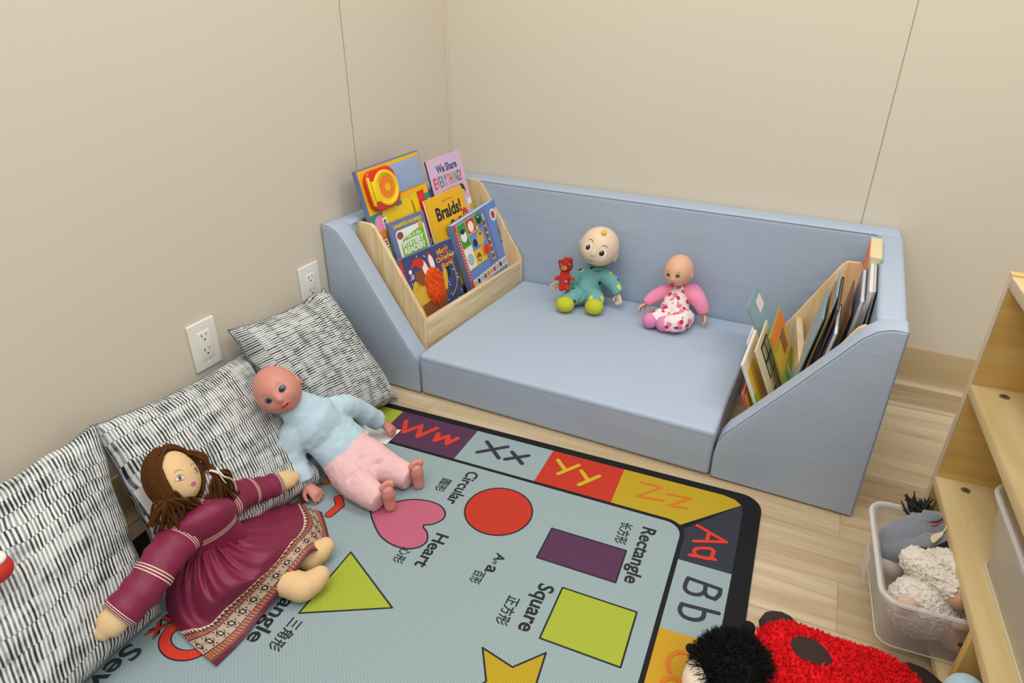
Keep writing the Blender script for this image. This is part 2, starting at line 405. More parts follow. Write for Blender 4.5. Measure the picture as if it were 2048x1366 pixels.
# letter cells round the edge
cells = [('lime', [(-1.235, -.022), (-.985, -.022), (-.985, -.163), (-1.12, -.163)]),
         ('purple', [(-.985, -.022), (-.747, -.022), (-.751, -.163), (-.985, -.163)]),
         ('blue', [(-.747, -.022), (-.526, -.023), (-.528, -.163), (-.751, -.163)]),
         ('red', [(-.526, -.023), (-.334, -.024), (-.332, -.163), (-.528, -.163)]),
         ('yellow', [(-.334, -.024), (-.09, -.024), (-.062, -.03), (-.046, -.045), (-.166, -.166), (-.332, -.163)]),
         ('navy', [(-.046, -.045), (-.040, -.07), (-.040, -.270), (-.155, -.272), (-.160, -.18)]),
         ('blue', [(-.040, -.270), (-.042, -.456), (-.155, -.459), (-.155, -.272)]),
         ('gold', [(-.042, -.456), (-.042, -.65), (-.155, -.65), (-.155, -.459)]),
         ('purple', [(-.042, -.65), (-.042, -.84), (-.155, -.84), (-.155, -.65)]),
         ('blue', [(-.042, -.84), (-.042, -1.03), (-.155, -1.03), (-.155, -.84)]),
         ('red', [(-.042, -1.03), (-.042, -1.22), (-.155, -1.22), (-.155, -1.03)]),
         ('yellow', [(-.042, -1.22), (-.042, -1.42), (-.155, -1.42), (-.155, -1.22)])]
for k, p in cells: mb.poly(p, z, CM[k], MM)
mb.poly(rrect(A0+.11, B0+.05, -.151, -.157, .045), z+.0003, M_MATEDGE, MM)
mb.poly(rrect(A0+.12, B0+.06, -.161, -.167, .038), z+.0006, CM['blue'], MM)
z2 = z+.0009; z3 = z+.0012; ol = .0035
def shape(pts, k):
    mb.poly(pts, z2, CM[k], MM); mb.stroke(pts, ol, z3, CM['black'], MM, closed=True)
shape([(-.565+.079*cos(2*pi*i/48), -.289+.079*sin(2*pi*i/48)) for i in range(48)], 'red')
shape([(-.431, -.293), (-.431, -.388), (-.257, -.388), (-.259, -.293)], 'purple')
shape([(-.353, -.443), (-.353, -.573), (-.197, -.573), (-.199, -.443)], 'lime')
shape([(-.806, -.533), (-.806, -.706), (-.645, -.623)], 'lime')
hh = [(-.702, -.399), (-.684, -.388), (-.671, -.365), (-.677, -.343), (-.700, -.327), (-.735, -.325), (-.775, -.338), (-.815, -.370), (-.838, -.394), (-.850, -.402)]
hs = spline(hh, 4); hl = [(p.x, -.804-p.y) for p in hs][::-1][1:-1]
shape([(p.x, p.y) for p in hs]+hl, 'pink')
st = [(-.362+(.1 if i % 2 == 0 else .046)*cos(rad(36*i)), -.693+(.1 if i % 2 == 0 else .046)*sin(rad(36*i))) for i in range(10)]
shape(st, 'yellow')
# hand drawn alphabet letters
LT = [('letter_red', .0135, [[(-.952, -.060), (-.930, -.109), (-.901, -.063), (-.885, -.111), (-.856, -.057)], [(-.839, -.078), (-.833, -.109), (-.810, -.076), (-.797, -.109), (-.782, -.075)]]),
      ('navy', .011, [[(-.703, -.057), (-.645, -.109)], [(-.707, -.109), (-.643, -.056)], [(-.623, -.072), (-.581, -.106)], [(-.628, -.107), (-.578, -.069)]]),
      ('letter_yellow', .011, [[(-.501, -.056), (-.469, -.089)], [(-.445, -.055), (-.482, -.108)], [(-.432, -.074), (-.406, -.102)], [(-.385, -.076), (-.421, -.127)]]),
      ('orange', .007, [[(-.282, -.056), (-.232, -.055), (-.281, -.110), (-.220, -.101)], [(-.216, -.074), (-.160, -.067), (-.202, -.111), (-.162, -.105)]]),
      ('letter_red', .0085, [[(-.130, -.154), (-.063, -.181), (-.129, -.206)], [(-.102, -.166), (-.103, -.196)],
                         [(-.084, -.219), (-.094, -.215), (-.118, -.225), (-.123, -.239), (-.111, -.248), (-.088, -.244), (-.084, -.219)], [(-.078, -.243), (-.130, -.251)]]),
      ('navy', .0085, [[(-.122, -.316), (-.056, -.320)], [(-.122, -.316), (-.124, -.343), (-.114, -.354), (-.096, -.352), (-.085, -.339), (-.086, -.318)], [(-.085, -.339), (-.078, -.349), (-.063, -.350), (-.056, -.335), (-.056, -.320)],
                   [(-.122, -.388), (-.051, -.382)], [(-.121, -.387), (-.123, -.403), (-.113, -.416), (-.092, -.416), (-.078, -.405), (-.078, -.384)]]),
      ('orange', .0085, [[(-.078, -.497), (-.070, -.505), (-.070, -.530), (-.080, -.545)][:0] or [(-.080, -.545), (-.070, -.530), (-.072, -.507), (-.085, -.496), (-.104, -.498), (-.117, -.510), (-.121, -.527), (-.114, -.545)],
                     [(-.092, -.585), (-.088, -.570), (-.095, -.557), (-.110, -.557), (-.121, -.570), (-.118, -.588)]])]
for k, wd, ss in LT:
    for i, p in enumerate(ss): mb.stroke(spline(p, 3) if len(p) > 5 else p, wd, z2+.00002*i, CM[k], MM)
# words under the shapes, all read down the mat
def word(t, a, b, h, wd, k='black', bold=.012, lay=None):
    mb.text(t, a, b, h, lay or z3, CM[k], MM, w=wd, bold=bold, ang=-pi/2)
word('Rectangle', -.242, -.206, .031, .172, bold=.02); word('长方形', -.289, -.209, .021, .07, bold=.014)
word('Square', -.399, -.449, .033, .122, bold=.02); word('正方形', -.444, -.503, .021, .072, bold=.014)
word('Heart', -.662, -.408, .031, .102, bold=.02); word('心形', -.710, -.474, .020, .046, bold=.014)
word('Circular', -.693, -.186, .031, .126, bold=.02); word('圆形', -.738, -.236, .021, .048, bold=.014)
word('Triangle', -.859, -.622, .033, .172, bold=.02); word('三角形', -.809, -.718, .022, .074, bold=.014)
word('A', -.514, -.409, .022, .022, bold=.02); word('m', -.512, -.431, .012, .010); word('a', -.518, -.447, .03, .02, bold=.02); word('百形', -.535, -.470, .020, .034, bold=.014)
word('Seven', -1.053, -.885, .040, .150, 'navy', .02)
def outlined(t, a, b, h, wd, k):
    word(t, a, b, h, wd, 'black', .05, z2); word(t, a, b, h, wd, k, .012, z3+.0002)
outlined('Six', -1.040, -.778, .032, .086, 'letter_red')
ring = [(-.960+.045*cos(2*pi*i/28), -.835+.034*sin(2*pi*i/28)) for i in range(28)]
mb.stroke(ring, .024, z2, CM['black'], MM, closed=True); mb.stroke(ring, .019, z3+.0002, CM['letter_red'], MM, closed=True)
mb.stroke([(-.96, -.80), (-.91, -.81), (-.89, -.84)], .024, z2, CM['black'], MM); mb.stroke([(-.96, -.80), (-.91, -.81), (-.89, -.84)], .019, z3+.0002, CM['letter_red'], MM)
outlined('Two', -1.018, -.392, .030, .075, 'letter_red')
outlined('One', -1.008, -.290, .030, .088, 'orange')
mb.stroke([(-.935, -.40), (-.915, -.42), (-.92, -.455)], .022, z2, CM['black'], MM); mb.stroke([(-.935, -.40), (-.915, -.42), (-.92, -.455)], .017, z3+.0002, CM['letter_red'], MM)
playmat = mb.build('play_mat')
tag(playmat, 'blue alphabet and shapes play mat with black border lying on the floor', 'mat')
# ------------------------------------------------------------------ cushions
def cushion_fabric(name, rot, seed):
    m, nt, b, N, Lk = nodes(name)
    uvn = N('ShaderNodeUVMap'); sep = N('ShaderNodeSeparateXYZ'); Lk(uvn.outputs[0], sep.inputs[0])
    U, V = (sep.outputs[0], sep.outputs[1]) if not rot else (sep.outputs[1], sep.outputs[0])
    def math_(op, a, c=None):
        n = N('ShaderNodeMath'); n.operation = op
        for i, q in enumerate((a, c)):
            if q is None: continue
            if isinstance(q, (int, float)): n.inputs[i].default_value = q
            else: Lk(q, n.inputs[i])
        return n.outputs[0]
    def comb(x, y, z=0.):
        n = N('ShaderNodeCombineXYZ')
        for i, q in enumerate((x, y, z)):
            if isinstance(q, (int, float)): n.inputs[i].default_value = q
            else: Lk(q, n.inputs[i])
        return n.outputs[0]
    wob = N('ShaderNodeTexNoise'); wob.inputs['Scale'].default_value = 5; wob.inputs['Detail'].default_value = 2; Lk(uvn.outputs[0], wob.inputs['Vector'])
    wv = math_('MULTIPLY', math_('SUBTRACT', wob.outputs['Fac'], .5), .07)
    vb = math_('MULTIPLY', math_('ADD', V, wv), 14)
    band = math_('FLOOR', vb)
    wn = N('ShaderNodeTexWhiteNoise'); wn.noise_dimensions = '2D'; Lk(comb(band, seed), wn.inputs['Vector'])
    wide = math_('MULTIPLY', math_('SUBTRACT', wob.outputs['Fac'], .5), .025)
    ua = math_('ADD', math_('MULTIPLY', math_('ADD', U, wide), 58), math_('MULTIPLY', wn.outputs['Value'], 3))
    st = math_('FRACT', ua); cell = math_('FLOOR', ua)
    h = N('ShaderNodeTexWhiteNoise'); h.noise_dimensions = '3D'; Lk(comb(cell, band, seed), h.inputs['Vector'])
    big = N('ShaderNodeTexNoise'); big.inputs['Scale'].default_value = 7; big.inputs['Detail'].default_value = 3
    mpb = N('ShaderNodeMapping'); mpb.inputs['Scale'].default_value = (2, .6, 1) if rot else (.6, 2, 1); mpb.inputs['Location'].default_value = (seed, 0, 0); Lk(uvn.outputs[0], mpb.inputs[0]); Lk(mpb.outputs[0], big.inputs['Vector'])
    inkv = math_('ADD', math_('MULTIPLY', h.outputs['Value'], .38), math_('MULTIPLY', big.outputs['Fac'], .85))
    ink = ramp(nt, [(.38, '#23272b'), (.58, '#4e5458'), (.80, '#9a9e9f')]); Lk(inkv, ink.inputs[0])
    whv = math_('ADD', math_('MULTIPLY', h.outputs['Color'], .25), big.outputs['Fac'])
    wh = ramp(nt, [(.40, '#9fa2a2'), (.56, '#cfd0cc'), (.72, '#e0dfd9')]); Lk(whv, wh.inputs[0])
    edge = N('ShaderNodeMapRange'); edge.inputs['From Min'].default_value = .42; edge.inputs['From Max'].default_value = .58
    tri = math_('ABSOLUTE', math_('SUBTRACT', st, .5)); Lk(math_('MULTIPLY', tri, 2), edge.inputs['Value'])
    vf = math_('FRACT', vb); gap = math_('GREATER_THAN', math_('ABSOLUTE', math_('SUBTRACT', vf, .5)), .475)
    mx = N('ShaderNodeMix'); mx.data_type = 'RGBA'; Lk(edge.outputs[0], mx.inputs['Factor']); Lk(ink.outputs[0], mx.inputs['A']); Lk(wh.outputs[0], mx.inputs['B'])
    m2 = N('ShaderNodeMix'); m2.data_type = 'RGBA'; Lk(math_('MULTIPLY', gap, .30), m2.inputs['Factor']); Lk(mx.outputs['Result'], m2.inputs['A']); m2.inputs['B'].default_value = (*lin('#55595b'), 1)
    Lk(m2.outputs['Result'], b.inputs['Base Color']); b.inputs['Roughness'].default_value = .85; b.inputs['Specular IOR Level'].default_value = .15
    bp = N('ShaderNodeBump'); bp.inputs['Strength'].default_value = .2; bp.inputs['Distance'].default_value = .001; Lk(edge.outputs[0], bp.inputs['Height']); Lk(bp.outputs[0], b.inputs['Normal'])
    return m

def cushion(label, TL, TR, BR, BL, T, m, seed, pinch=.05, sag=0.):
    TL, TR, BR, BL = map(Vector, (TL, TR, BR, BL))
    nrm = ((TR-TL).cross(BL-TL)).normalized(); nrm = nrm if nrm.x > 0 else -nrm
    n = 44; mb = MB()
    for side in (1, -1):
        vs = []; us = []
        for j in range(n+1):
            for i in range(n+1):
                u, v = i/n, j/n
                a, b = 2*u-1, 2*v-1
                a2 = a*(1-pinch*(1-b*b)*abs(a)**3) ; b2 = b*(1-pinch*(1-a*a)*abs(b)**3)
                uu, vv = (a2+1)/2, (b2+1)/2
                p = (TL*(1-uu)+TR*uu)*(1-vv) + (BL*(1-uu)+BR*uu)*vv
                rim = max(abs(a), abs(b))**6; p = p + nrm*(rim*.012*noise.noise(Vector((u*7+seed, v*7, 9)))) + Vector((0, 0, rim*.005*noise.noise(Vector((u*9, v*9+seed, 2)))))
                k = max(0, (1-a*a)*(1-b*b))**.37
                wr = noise.noise(Vector((u*3+seed, v*3, side)))*.18 + noise.noise(Vector((u*9+seed, v*9, 4+side)))*.05
                vs.append(p + nrm*(side*T*(k*(1+wr*.8+.035*noise.noise(Vector((u*16+seed, v*5, 7))))) + (.0012*side)) - nrm*0 + Vector((0, 0, -sag*k*v)))
                us.append((u, v))
        fs = []
        for j in range(n):
            for i in range(n):
                q = (j*(n+1)+i, j*(n+1)+i+1, (j+1)*(n+1)+i+1, (j+1)*(n+1)+i); fs.append(q if side < 0 else q[::-1])
        mb.add(vs, fs, m, uv=us)
    # close the rim
    b = bmesh.new(); me = bpy.data.meshes.new('tmp')
    t = thing('throw_cushion', label, 'cushion', tuple((TL+TR+BR+BL)/4 - Vector((0, 0, .1))), group='striped cushions against the left wall')
    o = mb.build('cushion_cover', sharp=0)
    o.parent = t; o.matrix_parent_inverse = Matrix.Translation(t.location).inverted()
    # piped seam round the edge
    n2 = (n+1)*(n+1); V = [Vector(p) for p in mb.v]
    idx = [i for i in range(n+1)] + [(j*(n+1)+n) for j in range(1, n+1)] + [n*(n+1)+i for i in range(n-1, -1, -1)] + [j*(n+1) for j in range(n-1, 0, -1)]
    loop = [(V[i]+V[i+n2])/2 for i in idx]; loop.append(loop[0])
    s = MB().tube(loop, .0024, M_CUSHSEAM, 6, cap=False).build('edge_seam', sharp=0)
    s.parent = t; s.matrix_parent_inverse = Matrix.Translation(t.location).inverted()
    bpy.data.meshes.remove(me); b.free()
    return t
M_CUSHSEAM = mat('cushion_seam', '#6d7274', .85)
CF = [cushion_fabric('striped_cushion_fabric_a', False, 1.3), cushion_fabric('striped_cushion_fabric_b', False, 5.7), cushion_fabric('striped_cushion_fabric_c', True, 9.2)]
cush3 = cushion('black and white striped cushion leaning between the wall and the blue sofa', (.045, -1.140, .345), (.040, -.790, .318), (.285, -.812, .022), (.23, -1.13, .035), .072, CF[2], 3, .085)
cush2 = cushion('black and white striped cushion in the middle, between the two seated dolls', (.045, -1.512, .296), (.035, -1.105, .262), (.330, -1.195, .025), (.295, -1.60, .028), .076, CF[1], 2, .085)
cush1 = cushion('largest striped cushion at the left edge, under the outstretched cloth arm', (.045, -1.93, .300), (.048, -1.498, .296), (.310, -1.630, .024), (.375, -2.04, .03), .086, CF[0], 1, .085)
def paper_tag(name, pts, label, cat, parent=None):
    pts = [Vector(p) for p in pts]; n = 6; mb = MB(); vs = []; N_ = (pts[1]-pts[0]).cross(pts[3]-pts[0]).normalized()
    for side in (0, 1):
        for j in range(n+1):
            for i in range(n+1):
                u, v = i/n, j/n
                p = (pts[0]*(1-u)+pts[1]*u)*(1-v)+(pts[3]*(1-u)+pts[2]*u)*v
                vs.append(p + N_*(.0008*side + .004*sin(u*pi)*sin(v*pi)))
    fs = []
    q = (n+1)**2
    for j in range(n):
        for i in range(n):
            a = j*(n+1)+i; fs += [(a, a+n+1, a+n+2, a+1), (q+a, q+a+1, q+a+n+2, q+a+n+1)]
    mb.add(vs, fs, M_PAPER)
    o = mb.build(name, sharp=0)
    if parent is not None:
        o.parent = parent; o.matrix_parent_inverse = Matrix.Translation(parent.location).inverted()
        o['label'] = label
    else: tag(o, label, cat)
    return o
# sewn-in care labels
paper_tag('care_label', [at(266, 985, x=.225), at(298, 962, x=.230), at(345, 1030, x=.255), at(312, 1048, x=.250)], 'white sewn in label', None, cush2)
paper_tag('care_label', [at(-20, 1190, x=.262), at(4, 1200, x=.264), at(32, 1228, x=.268), at(-20, 1275, x=.272)], 'white sewn in label', None, cush1)
paper_tag('paper_slip', [at(722, 848, z=.012), at(802, 860, z=.009), at(772, 889, z=.009), at(700, 868, z=.012)], 'white paper slip on the play mat beside the hand of the baby doll in blue', 'paper')
# toy peeping in at the left edge of the photo
t = thing('stuffed_toy', 'red and white toy peeping in at the left edge, on the largest cushion', 'toy', tuple(at(-12, 1140, x=.255)))
MB().ball((0, 0, 0), (.026, .026, .022), mat('toy_red', '#c8281f', .6)).build('body', t)
MB().ball((.004, .004, .02), (.017, .017, .009), mat('toy_white', '#ece6dd', .8, bump=(200, .6))).build('trim', t)

# ------------------------------------------------------------------ wooden book displays
RO = Vector((.292, -.662, 0)); RA = rad(4.5)
Rd = Vector((sin(RA), cos(RA), 0)); Rn = Vector((cos(RA), -sin(RA), 0))
def display_rack(label, loc, rz, length, flip, prof, zf, steps, backboard=True):
    """front plane x=0 (towards the sofa middle), depth runs to -x, length along +y"""
    t = thing('book_display', label, 'book rack', loc, (0, 0, rz), group='wooden book displays at the two ends of the sofa')
    k = -1 if flip else 1
    P = lambda q: [(k*x, z) for x, z in q]
    th = .013
    for y0 in (0, length-th):
        MB().prism(P(prof), 'y', y0, y0+th, M_PINEZ, .002).build('side_panel', t)
    def bx(x0, x1, z0, z1, nm, m=M_PINE, tilt=0):
        q = P([(x0, z0), (x1, z0), (x1-tilt, z1), (x0-tilt, z1)])
        MB().prism(q, 'y', th, length-th, m, .002).build(nm, t)
    bx(-.016, 0, .004, zf, 'front_board')
    for (x0, x1, z0, z1) in steps: bx(x0, x1, z0, z1, 'tier_board')
    if backboard: bx(min(p[0] for p in prof)+.001, min(p[0] for p in prof)+.008, .004, max(p[1] for p in prof)-.03, 'back_board')
    return t
LPROF = [(0, .004), (0, .218), (-.006, .232), (-.162, .468), (-.176, .478), (-.222, .478), (-.232, .468), (-.232, .004)]
display_rack('pale wooden display rack packed with picture books at the left end of the blue sofa', (.292, -.663, 0), -RA, .577, False, LPROF, .208, [(-.10, -.017, .098, .112), (-.165, -.102, .172, .186), (-.222, -.167, .296, .310)])

def book(name, label, M, w_, h_, t_, cover, pages=None, spine=None, art=None, group=None, wrap=True):
    """M: X along the reading direction, Y up the cover, Z out of the front cover; origin at front bottom left"""
    t = thing(name, label, 'book'); t.matrix_world = M; tag(t, group=group)
    if group: t['group'] = group
    c = MB(); e = .0016
    c.box((0, 0, -e), (w_, h_, 0), cover, .0006, 1)
    c.box((0, 0, -t_), (w_, h_, -t_+e), cover, .0006, 1)
    c.box((-.0006, 0, -t_+.0004), (e, h_, -.0004), spine or cover, .0004, 1)
    if art: art(c)
    c.build('cover', t)
    MB().box((.001, .003, -t_+e), (w_-.003, h_-.003, -e), pages or M_PAGES, 0).build('pages', t)
    return t
def row_plane(px, u0, z0, ph):
    t = -sin(ph)*Rn + cos(ph)*Vector((0, 0, 1)); n = Rd.cross(t); p0 = RO + Rn*u0 + Vector((0, 0, z0))
    d = _f*CAM_F + _r*(px[0]-1024) - _u*(px[1]-683)
    return CAM_LOC + d*((p0-CAM_LOC).dot(n)/d.dot(n)), t, n
def shelf_book(name, label, TLp, TRp, u0, z0, zbot, t_, cover, ph=rad(15), **k):
    A, up, n = row_plane(TLp, u0, z0, ph); B, _, _ = row_plane(TRp, u0, z0, ph)
    X = (B-A).normalized(); Yv = n.cross(X).normalized(); w_ = (B-A).length
    h_ = (A.z-zbot)/Yv.z - (.0 if X.z >= 0 else 0)
    if X.z < 0: h_ = (B.z-zbot)/Yv.z
    o = A - Yv*h_
    return book(name, label, frame(o, X, Yv, n), w_, h_, t_, cover, **dict(k, art=(lambda c: k['art'](c, w_, h_)) if k.get('art') else None))
P_ = lambda n, h, r=.35: mat('print_'+n, h, r)
C = dict(purpleblue=P_('slate_blue', '#6f7aa6'), navy=P_('night_blue', '#3f4a78'), teal=P_('teal', '#0f8f86'), yellow=P_('yellow', '#f0c814'), amber=P_('amber', '#f2b705'), lilac=P_('lilac', '#d9b9d6'), white=P_('white', '#f2efe9'), red=P_('red', '#d93226'), orange=P_('orange', '#ee7d22'), green=P_('green', '#39984a'), lime=P_('lime', '#77c20f'), black=P_('ink', '#262a33'), brown=P_('brown', '#8a5232'), skin=P_('skin_tone', '#e8b48c'), pink=P_('pink', '#e88fb4'), sky=P_('light_blue', '#92b0dc'), blue=P_('mid_blue', '#6d8fce'), gold=P_('dull_gold', '#dcb53a'), grey=P_('grey', '#b9bcc2'), dgreen=P_('deep_green', '#1f6b42'))
z1, z2, z3_, z4 = .0003, .0006, .0009, .0012
def blob(c, x, y, r, m, z=z2, k=1.): c.disc(x, y, r, r*k, z, m)
# back row
def art_big(c, W, H):
    c.rect(.003, .003, W-.003, H-.004, z1, C['amber'])
    c.rect(W*.47, H-.098, W-.010, H-.018, z2, C['sky'])
    c.rect(.003, .0, W-.003, H-.132, z2, C['teal'])
    c.poly(rrect(.05, .02, .20, H-.122, .03), z3_, C['yellow']); c.poly(rrect(.19, .03, .245, H-.118, .02), z3_, C['yellow'])
    blob(c, .037, H-.165, .026, C['pink'], z3_); blob(c, .042, H-.205, .024, C['orange'], z4); c.rect(.225, .05, .26, H-.118, z4, C['red'])
    c.poly([(.115, H-.118), (.145, H-.112), (.150, H-.134), (.125, H-.136)], z4, C['teal'])
    c.rect(.045, H-.188, .064, H-.150, z4+.0003, C['white']); c.text('er', .049, H-.156, .016, z4+.0006, C['black'], w=.022, ang=-pi/2, bold=.02)
    c.rect(.022, .03, .045, H-.205, z4, C['dgreen']); c.text('STREET', .029, H-.208, .014, z4+.0004, C['white'], w=.058, ang=-pi/2, bold=.03)
    c.rect(.046, .03, .066, H-.195, z4, C['yellow']); c.text('SESAME', .052, H-.20, .006, z4+.0004, C['black'], w=.034, ang=-pi/2)
    c.text('as', .272, H-.150, .016, z4, C['white'], w=.022, ang=pi/2-pi, bold=.02)
bb = shelf_book('sound_book', 'tallest board book with a red and yellow toy player, back row of the left rack', (710, 343), (834, 300), -.180, .45, .312, .016, C['purpleblue'], art=art_big)
_inv = None
def sound_toy(par, W, H):
    p = MB(); M0 = Matrix.Translation((0, 0, 0))
    x0, y0 = .012, H-.128
    p.prism(rrect(x0, y0, x0+.128, y0+.118, .034), 'z', 0.0012, .017, mat('toy_shell_red', '#d8301f', .25), .006, 3); tb = p.build('sound_toy', par)
    p = MB(); R = .046; cx, cy = x0+.073, y0+.058
    p.tube([(cx+R*cos(a), cy+R*sin(a), .018) for a in [2*pi*i/40 for i in range(41)]], .0065, mat('toy_yellow', '#f4cf1d', .25), 10, cap=False, flat=.7)
    p.box((cx-.058, cy-.03, .015), (cx-.03, cy+.03, .021), mat('toy_yellow', '#f4cf1d'), .003)
    p.disc(cx, cy, R, R, .0172, C['yellow']); p.build('ring', tb)
    p = MB(); p.disc(cx+.004, cy+.002, .033, .033, .0176, C['orange']); p.disc(cx+.006, cy, .012, .012, .0179, C['amber']); p.build('speaker_disc', tb)
    p = MB(); p.tube(spline([(x0+.009, y0+.022, .017), (x0+.005, y0+.06, .020), (x0+.009, y0+.098, .017)], 5), .005, mat('toy_yellow', '#f4cf1d'), 10); p.build('carry_handle', tb)
    p = MB(); p.box((W*.47, H-.1, .001), (W-.008, H-.014, .0035), mat('clear_window', '#8fa6cc', .08, coat=.6), .001)
    for i in range(7): p.tube([(W*.60+.013*i+.007*cos(a), H-.057+.033*sin(a), .0037) for a in [-1.2+.3*q for q in range(9)]], .0006, C['grey'], 5)
    p.build('plastic_window', par)
_m = [c for c in bb.children if c.name.startswith('cover')][0].data
_bw = max(v.co.x for v in _m.vertices); _bh = max(v.co.y for v in _m.vertices)
sound_toy(bb, _bw, _bh)
def art_share(c, W, H):
    c.rect(.004, .0, W-.001, H-.001, z1, C['lilac'])
    c.text('We Share', W*.52, H-.048, .025, z2, C['navy'], w=W*.60, bold=.035, align='c')
    cols = ['red', 'red', 'purpleblue', 'green', 'navy', 'orange', 'red', 'green', 'green', 'navy', 'red']; n = 11
    for i, ch in enumerate('EVERYTHING!'): c.text(ch, .012+(W-.03)*(i+.5)/n, H-.094, .036, z2, C[cols[i]], w=(.004 if ch == 'I' else .0065 if ch == '!' else .0118), bold=.03, align='c')
    c.text('by Robert Munsch', W*.5, H-.110, .008, z2, C['pink'], w=W*.48, bold=.01, align='c')
    c.text('illustrated by', W*.5, H-.122, .004, z2, C['pink'], w=W*.2, align='c'); c.text('Michael Martchenko', W*.5, H-.133, .005, z2, C['pink'], w=W*.36, align='c')
    blob(c, W*.80, H-.126, .017, C['black'], z2, 1.25); blob(c, W*.80, H-.136, .012, C['skin'], z3_)
    blob(c, W*.17, H-.155, .018, C['black'], z2); blob(c, W*.20, H-.162, .013, C['skin'], z3_)
    c.stroke([(W*.93, H-.115), (W*.92, H-.15)], .009, z2, C['skin']); c.rect(W*.86, 0, W-.002, H-.16, z2, C['white'])
    blob(c, W*.94, H-.19, .011, C['amber'], z3_); c.rect(W*.90, H-.24, W*.98, H-.20, z3_, C['skin'])
shelf_book('picture_book', 'lilac picture book titled We Share EVERYTHING in the back row of the left rack', (850.5, 324), (918, 300), -.180, .45, .312, .007, C['lilac'], spine=C['navy'], art=art_share, group='picture books in the left rack')
# middle row
def art_myst(c, W, H):
    c.poly(rrect(.018, -.001+.001, W-.012, H-.030, .014, corners=(1, 1, 0, 0)), z1, C['white'])
    c.poly([(.030, H-.116), (W-.020, H-.116), (W-.020, H-.040), (.052, H-.056), (.032, H-.070)], z2, C['lime'])
    c.text('UNLIMITED SQUIRRELS', W*.5, H-.021, .010, z2, C['yellow'], w=W*.80, bold=.05, align='c')
    c.text('Who is the', W*.53, H-.062, .014, z3_, C['white'], w=W*.50, bold=.02, align='c')
    c.text('MYSTERY', W*.52, H-.084, .018, z3_, C['white'], w=W*.62, bold=.06, align='c')
    c.text('READER?', W*.52, H-.106, .018, z3_, C['white'], w=W*.60, bold=.06, align='c')
    blob(c, .036, H-.046, .014, C['brown'], z3_, .8); blob(c, W-.030, H-.036, .011, C['gold'], z3_, 1.1)
shelf_book('picture_book', 'slate blue book asking Who is the MYSTERY READER on a green panel', (776, 448), (846, 420), -.130, .33, .188, .011, C['purpleblue'], art=art_myst, group='picture books in the left rack')
def art_braids(c, W, H):
    c.rect(.006, .0, W-.001, H-.001, z1, C['amber'])
    c.rect(.004, 0, .010, H, z2, C['gold'])
    c.text('Robert Munsch', W*.56, H-.026, .006, z2, C['brown'], w=W*.28, align='c')
    c.text('Braids!', W*.53, H-.078, .042, z2, C['black'], w=W*.66, bold=.035, align='c')
    blob(c, W*.55, H-.105, .013, C['black'], z2); blob(c, W*.56, H-.108, .009, C['skin'], z3_)
    c.stroke(spline([(W*.66, H-.112), (W*.72, H-.098), (W*.80, H-.095)], 4), .004, z2, C['black'])
    blob(c, W*.92, H-.088, .014, C['red'], z2, 1.1); blob(c, W*.92, H-.100, .009, C['skin'], z3_)
    blob(c, W*.36, H-.17, .02, C['white'], z2, 1.6)
shelf_book('picture_book', 'yellow picture book titled Braids in the middle row of the left rack', (847, 403), (922, 370), -.130, .33, .188, .006, C['amber'], spine=C['white'], art=art_braids, group='picture books in the left rack')
